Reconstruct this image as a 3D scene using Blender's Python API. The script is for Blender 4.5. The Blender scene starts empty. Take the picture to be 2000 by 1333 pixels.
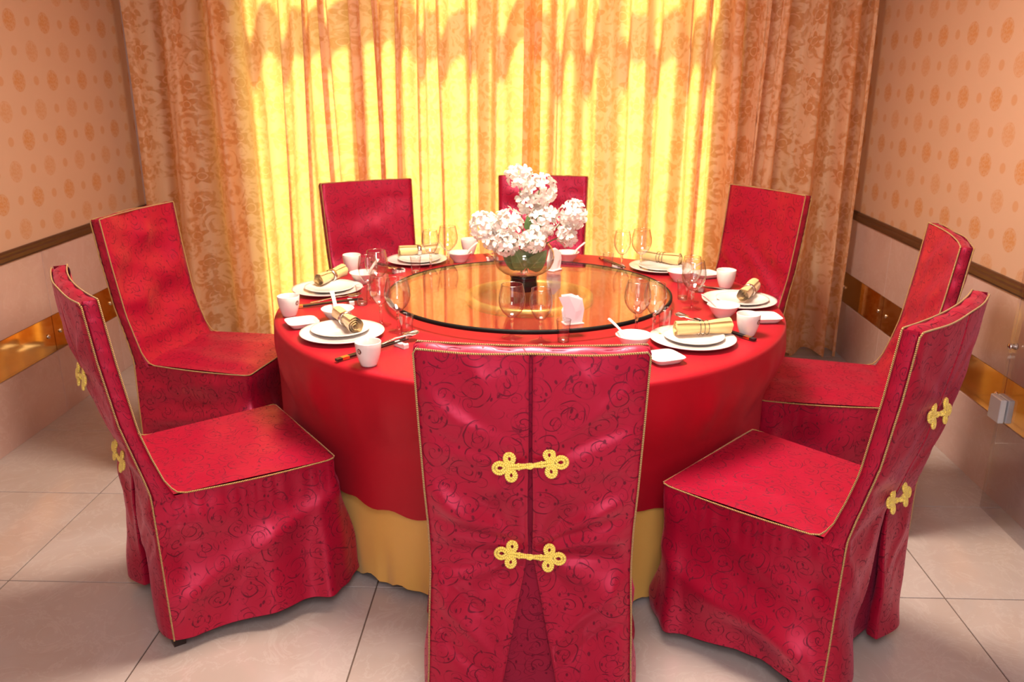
import bpy, math, random
import numpy as np
from mathutils import Vector, Matrix

random.seed(7)
PI = math.pi
SC = bpy.context.scene
COL = SC.collection

# ------------------------------------------------------------------ camera
cam_d = bpy.data.cameras.new('camera')
cam = bpy.data.objects.new('camera', cam_d)
COL.objects.link(cam)
cam.location = (0.0, 0.0, 1.579)
PITCH, YAW, ROLL = 0.306781562, -0.0301714426, -0.00156403804
cp, sp, cy, sy = math.cos(PITCH), math.sin(PITCH), math.cos(YAW), math.sin(YAW)
fwd = Vector((sy * cp, cy * cp, -sp))
right = Vector((cy, -sy, 0))
down = fwd.cross(right)
r2 = math.cos(ROLL) * right + math.sin(ROLL) * down
d2 = -math.sin(ROLL) * right + math.cos(ROLL) * down
cam.rotation_euler = Matrix((r2, -d2, -fwd)).transposed().to_euler()
cam_d.sensor_width = 22.3
cam_d.lens = 1661.46 / 2000 * 22.3
cam_d.clip_start = 0.05
cam_d.dof.use_dof = True
cam_d.dof.focus_distance = 1.95
cam_d.dof.aperture_fstop = 4.5
SC.camera = cam

# ------------------------------------------------------------------ world, sun, lamps, exposure
W = bpy.data.worlds.new('sky')
SC.world = W
W.use_nodes = True
W.node_tree.nodes['Background'].inputs[0].default_value = (0.85, 0.93, 1.0, 1)
W.node_tree.nodes['Background'].inputs[1].default_value = 1.9

def lamp(name, kind, loc, rot, energy, color, **kw):
    l = bpy.data.lights.new(name, kind)
    l.energy = energy
    l.color = color
    for k, v in kw.items():
        setattr(l, k, v)
    o = bpy.data.objects.new(name, l)
    o.location = loc
    o.rotation_euler = rot
    COL.objects.link(o)
    return o

# low morning sun outside the curtained window, shining into the room
lamp('sun', 'SUN', (0, 8, 6), (math.radians(-31), 0, math.radians(18)), 19.0, (1.0, 0.94, 0.82), angle=math.radians(5))
# warm lamp over the table, cooler lamp behind the camera
lamp('table_lamp_light', 'AREA', (-0.03, 2.62, 2.5), (0, 0, 0), 108.0, (1.0, 0.80, 0.63), shape='DISK', size=0.8)
lamp('entrance_lamp_light', 'AREA', (0.1, -0.1, 2.62), (math.radians(28), 0, 0), 34.0, (1.0, 0.86, 0.84), shape='DISK', size=0.7)
# soft cool fill added behind the camera to bring out the satin folds
lamp('rear_fill_light', 'AREA', (0.2, -1.1, 1.35), (math.radians(90), 0, 0), 12.0, (0.98, 0.91, 1.0), shape='RECTANGLE', size=1.1, size_y=1.7)
# the photographer's flash, just above the lens
lamp('flash_light', 'AREA', (0.0, -0.03, 1.74), (math.radians(76), 0, math.radians(1.7)), 14.0, (1.0, 0.93, 0.98), shape='DISK', size=0.24)

SC.view_settings.view_transform = 'Standard'
SC.view_settings.look = 'None'
SC.view_settings.gamma = 1.0
SC.view_settings.exposure = 0.06
SC.view_settings.use_curve_mapping = False
SC.cycles.use_denoising = True
SC.cycles.max_bounces = 10
SC.cycles.transparent_max_bounces = 24
SC.cycles.sample_clamp_indirect = 12.0

# ------------------------------------------------------------------ mesh helpers
def new_obj(name, verts, faces, mat, parent=None, uvs=None, smooth=True):
    me = bpy.data.meshes.new(name)
    me.from_pydata([tuple(map(float, v)) for v in verts], [], faces)
    if uvs is not None:
        lay = me.uv_layers.new(name='UVMap')
        li = np.empty(len(me.loops), dtype=np.int32)
        me.loops.foreach_get('vertex_index', li)
        lay.data.foreach_set('uv', np.asarray(uvs, dtype=np.float32)[li].ravel())
    if smooth:
        me.polygons.foreach_set('use_smooth', [True] * len(me.polygons))
    if mat:
        me.materials.append(mat)
    me.update()
    o = bpy.data.objects.new(name, me)
    COL.objects.link(o)
    if parent:
        o.parent = parent
    return o

class MB:
    """collects shapes into one mesh"""
    def __init__(self):
        self.v, self.f, self.u = [], [], []
    def grid(self, P, UV=None, closed=False):
        """P[rows][cols] of points"""
        P = np.asarray(P, float)
        n, m = P.shape[:2]
        b = len(self.v)
        self.v += [tuple(p) for p in P.reshape(-1, 3)]
        if UV is None:
            UV = np.zeros((n, m, 2))
        self.u += [tuple(q) for q in np.asarray(UV, float).reshape(-1, 2)]
        for i in range(n - 1):
            for j in range(m if closed else m - 1):
                k = (j + 1) % m
                self.f.append((b + i * m + j, b + i * m + k, b + (i + 1) * m + k, b + (i + 1) * m + j))
        return self
    def poly(self, pts, uvs=None):
        b = len(self.v)
        self.v += [tuple(p) for p in pts]
        self.u += [tuple(q) for q in (uvs if uvs is not None else [(0, 0)] * len(pts))]
        self.f.append(tuple(range(b, b + len(pts))))
        return self
    def box(self, x0, x1, y0, y1, z0, z1, bev=0.0):
        b = len(self.v)
        if bev <= 0:
            for z in (z0, z1):
                for x, y in ((x0, y0), (x1, y0), (x1, y1), (x0, y1)):
                    self.v.append((x, y, z)); self.u.append((x, y))
            for q in ((0, 3, 2, 1), (4, 5, 6, 7), (0, 1, 5, 4), (1, 2, 6, 5), (2, 3, 7, 6), (3, 0, 4, 7)):
                self.f.append(tuple(b + i for i in q))
        else:
            rings = []
            for z, s in ((z0, bev), (z0 + bev, 0), (z1 - bev, 0), (z1, bev)):
                ring = []
                for cx, cy_, sx, sy_ in ((x0, y0, 1, 1), (x1, y0, -1, 1), (x1, y1, -1, -1), (x0, y1, 1, -1)):
                    a = (cx + sx * bev, cy_ + sy_ * s, z); c = (cx + sx * s, cy_ + sy_ * bev, z)
                    ring += [c, a] if (sx * sy_ > 0) else [a, c]
                rings.append(ring)
            for r in rings:
                for p in r:
                    self.v.append(p); self.u.append((p[0], p[1]))
            for i in range(3):
                for j in range(8):
                    k = (j + 1) % 8
                    self.f.append((b + i * 8 + j, b + i * 8 + k, b + (i + 1) * 8 + k, b + (i + 1) * 8 + j))
            self.f.append(tuple(b + j for j in range(7, -1, -1)))
            self.f.append(tuple(b + 24 + j for j in range(8)))
        return self
    def lathe(self, prof, segs=32, c=(0, 0, 0), shape=None):
        P = []
        for r, z in prof:
            row = []
            for k in range(segs):
                a = 2 * PI * k / segs
                q = r * (shape(a) if shape else 1)
                row.append((c[0] + q * math.cos(a), c[1] + q * math.sin(a), c[2] + z))
            P.append(row)
        UV = [[(k / segs, z) for k in range(segs)] for r, z in prof]
        return self.grid(P, UV, closed=True)
    def tube(self, pts, rad, sides=6, closed=False, flat=1.0, nrm=None):
        pts = [Vector(p) for p in pts]
        n = len(pts)
        P, UV, L = [], [], 0.0
        ref = Vector(nrm) if nrm else None
        prev = None
        for i in range(n):
            a = pts[(i - 1) % n] if (closed or i > 0) else pts[i]
            b = pts[(i + 1) % n] if (closed or i < n - 1) else pts[i]
            t = (b - a).normalized()
            if ref is not None:
                s = t.cross(ref).normalized()
            else:
                if prev is None:
                    s = t.cross(Vector((0, 0, 1)) if abs(t.z) < 0.9 else Vector((1, 0, 0))).normalized()
                else:
                    s = (prev - t * prev.dot(t)).normalized()
                prev = s
            q = s.cross(t)
            if i:
                L += (pts[i] - pts[i - 1]).length
            r = rad[i] if isinstance(rad, (list, tuple)) else rad
            P.append([pts[i] + r * (math.cos(2 * PI * k / sides) * s + flat * math.sin(2 * PI * k / sides) * q) for k in range(sides)])
            UV.append([(L, k / sides) for k in range(sides)])
        if closed:
            P.append(P[0]); UV.append(UV[0])
        self.grid(P, UV, closed=True)
        if not closed:
            self.poly(P[0][::-1]); self.poly(P[-1])
        return self
    def ball(self, c, r, n=10, sc=(1, 1, 1)):
        P = [[(c[0] + sc[0] * r * math.sin(PI * i / n) * math.cos(2 * PI * k / (2 * n)),
               c[1] + sc[1] * r * math.sin(PI * i / n) * math.sin(2 * PI * k / (2 * n)),
               c[2] - sc[2] * r * math.cos(PI * i / n)) for k in range(2 * n)] for i in range(n + 1)]
        return self.grid(P, None, closed=True)
    def xf(self, M, start=0):
        for i in range(start, len(self.v)):
            self.v[i] = tuple(M @ Vector(self.v[i]))
        return self
    def build(self, name, mat, parent=None, smooth=True):
        return new_obj(name, self.v, self.f, mat, parent, self.u, smooth)

def autosmooth(o, deg=35):
    for e in o.data.edges:
        pass
    me = o.data
    me.set_sharp_from_angle(angle=math.radians(deg))
    return o

def thing(name, label, cat, loc=(0, 0, 0), rz=0.0, group=None):
    o = bpy.data.objects.new(name, None)
    COL.objects.link(o)
    o.location = loc
    o.rotation_euler = (0, 0, rz)
    o.empty_display_size = 0.05
    o['label'] = label; o['category'] = cat
    if group:
        o['group'] = group
    return o

def tag(o, label, cat, group=None):
    o['label'] = label; o['category'] = cat
    if group:
        o['group'] = group
    return o

def structure(o):
    o['kind'] = 'structure'
    return o

def dup(o, parent=None):
    c = o.copy()
    COL.objects.link(c)
    if parent:
        c.parent = parent
    for ch in list(o.children):
        dup(ch, c)
    return c

# ------------------------------------------------------------------ material helpers
class NT:
    def __init__(self, name):
        self.m = bpy.data.materials.new(name)
        self.m.use_nodes = True
        self.t = self.m.node_tree
        self.bsdf = self.t.nodes['Principled BSDF']
        self.out = self.t.nodes['Material Output']
    def n(self, typ, **kw):
        x = self.t.nodes.new(typ)
        for k, v in kw.items():
            setattr(x, k, v)
        return x
    def link(self, a, b):
        self.t.links.new(a, b)
    def put(self, sock, v):
        if isinstance(v, bpy.types.NodeSocket):
            self.link(v, sock)
        else:
            sock.default_value = v
    def M(self, op, a, b=0.0, c=0.0, clamp=False):
        x = self.n('ShaderNodeMath', operation=op, use_clamp=clamp)
        for i, v in enumerate((a, b, c)):
            self.put(x.inputs[i], v)
        return x.outputs[0]
    def sstep(self, a, lo, hi):
        x = self.n('ShaderNodeMapRange', interpolation_type='SMOOTHSTEP')
        for s, v in zip(x.inputs[:5], (a, lo, hi, 0.0, 1.0)):
            self.put(s, v)
        return x.outputs[0]
    def mix(self, f, a, b):
        x = self.n('ShaderNodeMix', data_type='RGBA')
        self.put(x.inputs[0], f)
        self.put(x.inputs[6], a if isinstance(a, bpy.types.NodeSocket) else (*a, 1))
        self.put(x.inputs[7], b if isinstance(b, bpy.types.NodeSocket) else (*b, 1))
        return x.outputs[2]
    def uv(self):
        return self.n('ShaderNodeUVMap', uv_map='UVMap').outputs[0]
    def obj(self):
        return self.n('ShaderNodeTexCoord').outputs['Object']
    def geo(self):
        return self.n('ShaderNodeNewGeometry').outputs['Position']
    def scale(self, v, s):
        x = self.n('ShaderNodeVectorMath', operation='MULTIPLY')
        self.put(x.inputs[0], v)
        x.inputs[1].default_value = s if isinstance(s, tuple) else (s, s, s)
        return x.outputs[0]
    def add(self, v, w):
        x = self.n('ShaderNodeVectorMath', operation='ADD')
        self.put(x.inputs[0], v)
        self.put(x.inputs[1], w)
        return x.outputs[0]
    def xyz(self, v):
        x = self.n('ShaderNodeSeparateXYZ')
        self.link(v, x.inputs[0])
        return x.outputs
    def comb(self, a, b, c=0.0):
        x = self.n('ShaderNodeCombineXYZ')
        for s, v in zip(x.inputs, (a, b, c)):
            self.put(s, v)
        return x.outputs[0]
    def noise(self, v, sc, detail=2.0, rough=0.5, dims='3D', dist=0.0):
        x = self.n('ShaderNodeTexNoise', noise_dimensions=dims)
        self.link(v, x.inputs['Vector'])
        x.inputs['Scale'].default_value = sc
        x.inputs['Detail'].default_value = detail
        x.inputs['Roughness'].default_value = rough
        x.inputs['Distortion'].default_value = dist
        return x.outputs[0]
    def bump(self, h, strength=0.2, dist=0.01):
        x = self.n('ShaderNodeBump')
        x.inputs['Strength'].default_value = strength
        x.inputs['Distance'].default_value = dist
        self.link(h, x.inputs['Height'])
        return x.outputs[0]
    def set(self, **kw):
        for k, v in kw.items():
            s = self.bsdf.inputs[k.replace('_', ' ')]
            if not isinstance(v, bpy.types.NodeSocket) and s.type == 'RGBA' and len(v) == 3:
                v = (*v, 1)
            self.put(s, v)
        return self
    def voronoi(self, v, sc, rnd=0.8):
        x = self.n('ShaderNodeTexVoronoi', voronoi_dimensions='2D')
        self.link(v, x.inputs['Vector'])
        x.inputs['Scale'].default_value = sc
        x.inputs['Randomness'].default_value = rnd
        return x
    def curls(self, v, sc, pitch=0.2, width=0.03, reach=0.44, rnd=0.6):
        """spiral scrolls, one in each cell of a 2D voronoi (cell size 1/sc)"""
        s = self.scale(v, sc)
        vo = self.voronoi(s, 1.0, rnd)
        sub = self.n('ShaderNodeVectorMath', operation='SUBTRACT')
        self.link(s, sub.inputs[0]); self.link(vo.outputs['Position'], sub.inputs[1])
        x, y, _ = self.xyz(sub.outputs[0])
        cs = self.n('ShaderNodeSeparateColor')
        self.link(vo.outputs['Color'], cs.inputs[0])
        hand = self.M('SIGN', self.M('SUBTRACT', cs.outputs[0], 0.5))
        th = self.M('MULTIPLY', self.M('ARCTAN2', y, x), 1 / (2 * PI))
        th = self.M('ADD', self.M('MULTIPLY', th, hand), cs.outputs[1])
        r = self.M('SQRT', self.M('ADD', self.M('MULTIPLY', x, x), self.M('MULTIPLY', y, y)))
        ph = self.M('ADD', self.M('DIVIDE', r, pitch), th)
        d = self.M('MULTIPLY', self.M('ABSOLUTE', self.M('SUBTRACT', self.M('FRACT', ph), 0.5)), pitch)
        # each scroll swells and thins along its length
        sw = self.M('MULTIPLY_ADD', self.M('SINE', self.M('MULTIPLY', ph, 2 * PI * 1.7)), 0.25 * width, width)
        line = self.M('SUBTRACT', 1.0, self.sstep(d, self.M('MULTIPLY', sw, 0.55), sw))
        line = self.M('MULTIPLY', line, self.M('SUBTRACT', 1.0, self.sstep(r, reach - 0.02, reach)))
        return line, r, th

MAT = {}

def mat_satin(name, base, lines, rough, hilite):
    t = NT(name)
    uv = t.uv()
    wob = t.n('ShaderNodeTexNoise', noise_dimensions='2D')
    t.link(uv, wob.inputs['Vector']); wob.inputs['Scale'].default_value = 9.0
    off = t.scale(t.add(wob.outputs['Color'], (-0.5, -0.5, -0.5)), 0.035)
    p = t.add(uv, off)
    l1, r1, th1 = t.curls(p, 14.0, 0.23, 0.024, 0.52, 0.8)
    l2, r2_, th2 = t.curls(t.add(p, (3.13, 1.77, 0)), 24.0, 0.27, 0.030, 0.42, 0.95)
    # the drawn line comes and goes, as the weave does
    br = t.sstep(t.noise(p, 34.0, 1.0, 0.5, '2D'), 0.40, 0.56)
    nz = t.noise(p, 13.0, 0.0, 0.5, '2D')
    vine = t.M('SUBTRACT', 1.0, t.sstep(t.M('ABSOLUTE', t.M('SUBTRACT', nz, 0.5)), 0.005, 0.012))
    tick = t.voronoi(t.scale(p, (1.0, 0.55, 1.0)), 44.0, 1.0)
    tk = t.M('SUBTRACT', 1.0, t.sstep(tick.outputs['Distance'], 0.09, 0.15))
    tk = t.M('MULTIPLY', tk, t.sstep(t.noise(p, 30.0, 0.0, 0.5, '2D'), 0.5, 0.56))
    ln = t.M('MAXIMUM', t.M('MAXIMUM', l1, t.M('MULTIPLY', l2, 0.7)), t.M('MULTIPLY', vine, 0.6))
    mk = t.M('MAXIMUM', t.M('MULTIPLY', ln, t.M('MULTIPLY_ADD', br, 0.75, 0.25)), tk)
    t.set(Base_Color=t.mix(t.M('MULTIPLY', mk, 0.80), base, lines), Metallic=t.M('MULTIPLY_ADD', mk, -0.25, 0.30),
          Roughness=t.M('MULTIPLY_ADD', mk, 0.2, rough),
          Specular_IOR_Level=t.M('MULTIPLY_ADD', mk, -0.4, 0.9), Specular_Tint=hilite)
    t.set(Sheen_Weight=0.10, Sheen_Roughness=0.4, Sheen_Tint=(1.0, 0.25, 0.5))
    # fine cloth puckers, with the weave
    h = t.noise(t.scale(uv, (1.0, 0.35, 1.0)), 11.0, 1.5, 0.5, '2D', 0.5)
    t.set(Normal=t.bump(h, 0.16, 0.02))
    return t.m

MAT['satin'] = mat_satin('red_satin_brocade', (0.38, 0.004, 0.031), (0.055, 0.002, 0.009), 0.37, (1.0, 0.5, 0.72))
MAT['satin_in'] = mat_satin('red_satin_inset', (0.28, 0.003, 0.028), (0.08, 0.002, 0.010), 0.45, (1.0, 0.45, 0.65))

def mat_simple(name, col, rough=0.5, metal=0.0, spec=0.5, noise=0.0, nsc=20.0, bump=0.0, bsc=200.0, **kw):
    t = NT(name)
    t.set(Base_Color=col, Roughness=rough, Metallic=metal, Specular_IOR_Level=spec, **kw)
    if noise:
        f = t.noise(t.obj(), nsc, 4.0, 0.6)
        t.set(Base_Color=t.mix(f, tuple(c * (1 - noise) for c in col), tuple(min(1, c * (1 + noise)) for c in col)))
    if bump:
        t.set(Normal=t.bump(t.noise(t.obj(), bsc, 2.0), bump, 0.002))
    return t.m

def mat_cord(name, a, b, freq):
    t = NT(name)
    u, v, _ = t.xyz(t.uv())
    s = t.M('SINE', t.M('MULTIPLY', t.M('ADD', t.M('MULTIPLY', u, freq), v), 2 * PI))
    t.set(Base_Color=t.mix(t.sstep(s, -0.6, 0.5), a, b), Roughness=0.45, Sheen_Weight=0.2, Normal=t.bump(s, 0.5, 0.002))
    return t.m

MAT['piping'] = mat_cord('gold_twisted_piping', (0.18, 0.085, 0.02), (0.54, 0.33, 0.09), 220.0)
MAT['frog'] = mat_cord('yellow_silk_cord', (0.74, 0.54, 0.055), (0.95, 0.82, 0.17), 260.0)
MAT['dark_wood'] = mat_simple('dark_stained_wood', (0.028, 0.016, 0.014), 0.35, noise=0.4, nsc=30)
MAT['table_cloth'] = mat_simple('red_table_linen', (0.36, 0.004, 0.015), 0.40, metal=0.12, spec=0.6, bump=0.25, bsc=900.0, Sheen_Weight=0.08, Sheen_Tint=(1, 0.3, 0.35, 1), Specular_Tint=(1, 0.5, 0.55, 1))
MAT['gold_cloth'] = mat_simple('gold_satin_underskirt', (0.66, 0.38, 0.08), 0.42, spec=0.6, noise=0.06, nsc=6, Sheen_Weight=0.2)
MAT['porcelain'] = mat_simple('white_porcelain', (0.71, 0.67, 0.635), 0.14, spec=0.5)
MAT['emblem_brown'] = mat_simple('brown_cup_emblem', (0.09, 0.018, 0.012), 0.3)
MAT['emblem_gold'] = mat_simple('gold_plate_emblem', (0.62, 0.36, 0.06), 0.3)
MAT['emblem_pale'] = mat_simple('pale_emblem_mark', (0.7, 0.55, 0.45), 0.3)
MAT['black_lacquer'] = mat_simple('black_lacquer', (0.012, 0.010, 0.010), 0.25)
MAT['gold_metal'] = mat_simple('gold_metal', (0.80, 0.52, 0.16), 0.25, 1.0)
MAT['brass_dull'] = mat_simple('dull_brass_ring', (0.66, 0.47, 0.16), 0.38, 0.8)
MAT['silver'] = mat_simple('silver_metal', (0.72, 0.70, 0.66), 0.18, 1.0)
MAT['steel_dark'] = mat_simple('dark_steel_wire', (0.22, 0.20, 0.17), 0.25, 1.0)
MAT['napkin_gold'] = mat_simple('gold_satin_napkin', (0.70, 0.50, 0.20), 0.36, spec=0.7, noise=0.10, nsc=60, Sheen_Weight=0.3)
MAT['paper'] = mat_simple('white_paper_napkin', (0.90, 0.90, 0.92), 0.8, spec=0.2)
MAT['black_ceramic'] = mat_simple('black_glass_foot', (0.008, 0.008, 0.008), 0.08)
MAT['black_edge'] = mat_simple('black_turntable_edge', (0.005, 0.005, 0.005), 0.5, spec=0.15)
MAT['rail'] = mat_simple('dark_brown_rail', (0.062, 0.024, 0.010), 0.3, noise=0.35, nsc=25)
MAT['plaster'] = mat_simple('greyish_back_wall', (0.46, 0.40, 0.42), 0.6, noise=0.05, nsc=5)
MAT['ceiling'] = mat_simple('white_ceiling', (0.78, 0.74, 0.70), 0.8)
MAT['grout'] = mat_simple('dark_grout', (0.10, 0.066, 0.05), 0.8)
MAT['frame'] = mat_simple('window_frame_white', (0.6, 0.58, 0.55), 0.4)
MAT['pewter'] = mat_simple('brushed_clamp', (0.62, 0.66, 0.68), 0.35, 0.25)
MAT['stem_green'] = mat_simple('green_stem', (0.10, 0.20, 0.05), 0.5)

def mat_petal():
    t = NT('white_petal')
    t.set(Base_Color=(0.78, 0.75, 0.71), Roughness=0.6, Specular_IOR_Level=0.2)
    tr = t.n('ShaderNodeBsdfTranslucent'); tr.inputs[0].default_value = (0.9, 0.85, 0.75, 1)
    ms = t.n('ShaderNodeMixShader'); ms.inputs[0].default_value = 0.25
    t.link(t.bsdf.outputs[0], ms.inputs[1]); t.link(tr.outputs[0], ms.inputs[2]); t.link(ms.outputs[0], t.out.inputs[0])
    return t.m
MAT['petal'] = mat_petal()

def mat_leaf():
    t = NT('green_leaf')
    u, v, _ = t.xyz(t.uv())
    rib = t.M('SUBTRACT', 1.0, t.sstep(t.M('ABSOLUTE', v), 0.02, 0.09))
    t.set(Base_Color=t.mix(t.M('MULTIPLY', rib, 0.5), (0.09, 0.20, 0.06), (0.22, 0.33, 0.13)), Roughness=0.45)
    return t.m
MAT['leaf'] = mat_leaf()

def mat_glass_thin(name, tint=(0.985, 0.985, 0.98), f0=0.045, gloss=0.0, edge=0.18, power=5.0):
    """a thin pane or shell of glass: clear through, mirror by the angle of view"""
    t = NT(name)
    g = t.n('ShaderNodeNewGeometry')
    dt = t.n('ShaderNodeVectorMath', operation='DOT_PRODUCT')
    t.link(g.outputs['Normal'], dt.inputs[0]); t.link(g.outputs['Incoming'], dt.inputs[1])
    c = t.M('SUBTRACT', 1.0, t.M('ABSOLUTE', dt.outputs['Value']), clamp=True)
    c5 = t.M('POWER', c, power)
    fr = t.M('MULTIPLY_ADD', c5, 1 - f0, f0, clamp=True)
    tr = t.n('ShaderNodeBsdfTransparent')
    # the longer way through the wall near its outline takes more light
    t.link(t.mix(t.M('MULTIPLY', t.M('POWER', c, 3.0), edge), tint, (0.10, 0.09, 0.08)), tr.inputs[0])
    gl = t.n('ShaderNodeBsdfGlossy'); gl.inputs['Roughness'].default_value = gloss
    ms = t.n('ShaderNodeMixShader')
    t.link(fr, ms.inputs[0]); t.link(tr.outputs[0], ms.inputs[1]); t.link(gl.outputs[0], ms.inputs[2])
    t.link(ms.outputs[0], t.out.inputs[0])
    return t.m
MAT['glass'] = mat_glass_thin('clear_drinking_glass', f0=0.13, edge=0.9, power=2.8, gloss=0.02)
MAT['turn_glass'] = mat_glass_thin('turntable_glass', tint=(0.93, 0.93, 0.90), f0=0.05, edge=0.0)
MAT['vase_glass'] = mat_glass_thin('vase_glass', tint=(0.96, 0.96, 0.95), f0=0.10, edge=0.8, power=3.0, gloss=0.02)
MAT['pane_glass'] = mat_glass_thin('door_glass', tint=(0.93, 0.93, 0.95), f0=0.05, edge=0.1)
MAT['window_glass'] = mat_glass_thin('window_pane_glass', f0=0.04, edge=0.0)

MAT['glass_solid'] = mat_glass_thin('thick_clear_glass', tint=(0.95, 0.95, 0.94), f0=0.16, edge=0.85, gloss=0.06, power=3.5)

def mat_stem_glass():
    t = NT('stem_glass')
    g = t.n('ShaderNodeBsdfGlass'); g.inputs['IOR'].default_value = 1.45; g.inputs['Roughness'].default_value = 0.02
    tr = t.n('ShaderNodeBsdfTransparent')
    ms = t.n('ShaderNodeMixShader'); ms.inputs[0].default_value = 0.35
    t.link(g.outputs[0], ms.inputs[1]); t.link(tr.outputs[0], ms.inputs[2]); t.link(ms.outputs[0], t.out.inputs[0])
    return t.m
MAT['stem_glass'] = mat_stem_glass()

def mat_curtain():
    t = NT('gold_damask_curtain')
    uv = t.uv()
    wob = t.n('ShaderNodeTexNoise', noise_dimensions='2D')
    t.link(uv, wob.inputs['Vector']); wob.inputs['Scale'].default_value = 7.0
    p = t.add(uv, t.scale(t.add(wob.outputs['Color'], (-0.5, -0.5, -0.5)), 0.05))
    l1, r, th = t.curls(p, 7.0, 0.30, 0.105, 0.5, 0.7)
    l2, _, _ = t.curls(t.add(p, (1.37, 0.71, 0)), 12.0, 0.36, 0.12, 0.42, 0.9)
    lf = t.sstep(t.noise(p, 26.0, 1.5, 0.5, '2D'), 0.42, 0.54)
    lf2 = t.sstep(t.noise(t.add(p, (5.2, 1.1, 0)), 34.0, 1.0, 0.5, '2D'), 0.46, 0.56)
    l1 = t.M('MULTIPLY', l1, t.M('MULTIPLY_ADD', lf, 0.9, 0.1)); l2 = t.M('MULTIPLY', l2, lf2)
    # five-petalled blossoms in cells of their own
    s = t.scale(p, 6.0)
    vo = t.voronoi(s, 1.0, 0.45)
    sub = t.n('ShaderNodeVectorMath', operation='SUBTRACT')
    t.link(s, sub.inputs[0]); t.link(vo.outputs['Position'], sub.inputs[1])
    x, y, _ = t.xyz(sub.outputs[0])
    an = t.M('ARCTAN2', y, x)
    rr = t.M('SQRT', t.M('ADD', t.M('MULTIPLY', x, x), t.M('MULTIPLY', y, y)))
    rim = t.M('MULTIPLY_ADD', t.M('SINE', t.M('MULTIPLY', an, 5.0)), 0.07, 0.24)
    fl = t.M('SUBTRACT', 1.0, t.sstep(t.M('SUBTRACT', rr, rim), -0.02, 0.02))
    hole = t.M('MULTIPLY', t.sstep(rr, 0.10, 0.12), t.M('SUBTRACT', 1.0, t.sstep(rr, 0.13, 0.15)))
    fl = t.M('MULTIPLY', fl, t.M('SUBTRACT', 1.0, hole))
    mk = t.M('MAXIMUM', t.M('MAXIMUM', t.M('MULTIPLY', l1, 0.9), t.M('MULTIPLY', l2, 0.7)), fl)
    mk = t.M('MULTIPLY', mk, t.M('MULTIPLY_ADD', t.noise(uv, 60.0, 2.0, 0.6, '2D'), 0.6, 0.55))
    col = t.mix(mk, (0.80, 0.56, 0.36), (0.56, 0.26, 0.10))
    t.set(Base_Color=col, Roughness=0.5, Specular_IOR_Level=0.4, Sheen_Weight=0.15)
    t.set(Normal=t.bump(t.noise(t.scale(uv, (1, 0.3, 1)), 30.0, 3.0, 0.6, '2D'), 0.25, 0.01))
    tr = t.n('ShaderNodeBsdfTranslucent')
    t.link(t.mix(t.M('MULTIPLY', mk, 0.45), (0.98, 0.56, 0.13), (0.88, 0.41, 0.07)), tr.inputs[0])
    ms = t.n('ShaderNodeMixShader'); ms.inputs[0].default_value = 0.52
    t.link(t.bsdf.outputs[0], ms.inputs[1]); t.link(tr.outputs[0], ms.inputs[2]); t.link(ms.outputs[0], t.out.inputs[0])
    return t.m
MAT['curtain'] = mat_curtain()

def mat_wallpaper(name, y_off, z_off):
    t = NT(name)
    x, y, z = t.xyz(t.geo())
    a = t.M('DIVIDE', t.M('SUBTRACT', y, y_off), 0.27)
    b = t.M('DIVIDE', t.M('SUBTRACT', z, z_off), 0.1265)
    row = t.M('FLOOR', t.M('ADD', b, 0.5))
    odd = t.M('MULTIPLY', t.M('FLOORED_MODULO', row, 2.0), 0.5)
    a = t.M('ADD', a, odd)
    ca = t.M('FLOOR', t.M('ADD', a, 0.5))
    dy = t.M('MULTIPLY', t.M('SUBTRACT', a, ca), 0.27)
    dz = t.M('MULTIPLY', t.M('SUBTRACT', b, row), 0.1265)
    rad = t.M('SQRT', t.M('ADD', t.M('MULTIPLY', dy, dy), t.M('MULTIPLY', dz, dz)))
    big = t.M('SUBTRACT', 1.0, t.sstep(rad, 0.043, 0.049))
    ring = t.M('MULTIPLY', t.sstep(rad, 0.036, 0.038), t.M('SUBTRACT', 1.0, t.sstep(rad, 0.040, 0.042)))
    # knot-like figure inside each medallion
    fig = t.sstep(t.noise(t.comb(t.M('ADD', dy, t.M('MULTIPLY', ca, 0.0)), dz, 0.0), 75.0, 1.0, 0.5, '2D'), 0.46, 0.54)
    inner = t.M('MULTIPLY', big, t.M('MULTIPLY_ADD', fig, 0.45, 0.55))
    inner = t.M('MULTIPLY', inner, t.M('SUBTRACT', 1.0, t.M('MULTIPLY', ring, 0.5)))
    inner = t.M('MULTIPLY', inner, t.M('MULTIPLY_ADD', t.M('FLOORED_MODULO', row, 2.0), -0.35, 1.0))
    a2 = t.M('SUBTRACT', t.M('FRACT', a), 0.5)
    dy2 = t.M('MULTIPLY', a2, 0.27)
    rad2 = t.M('SQRT', t.M('ADD', t.M('MULTIPLY', dy2, dy2), t.M('MULTIPLY', dz, dz)))
    small = t.M('MULTIPLY', t.M('SUBTRACT', 1.0, t.sstep(rad2, 0.018, 0.023)), 0.6)
    mk = t.M('MAXIMUM', inner, small)
    t.set(Base_Color=t.mix(mk, (0.50, 0.325, 0.225), (0.46, 0.215, 0.085)), Roughness=0.5, Specular_IOR_Level=0.4)
    t.set(Normal=t.bump(t.noise(t.scale(t.geo(), (1, 8, 1)), 60.0, 2.0), 0.06, 0.003))
    return t.m
MAT['paper_left'] = mat_wallpaper('medallion_wallpaper_left', 3.846, 1.537)
MAT['paper_right'] = mat_wallpaper('medallion_wallpaper_right', 3.51, 1.480)

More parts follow.
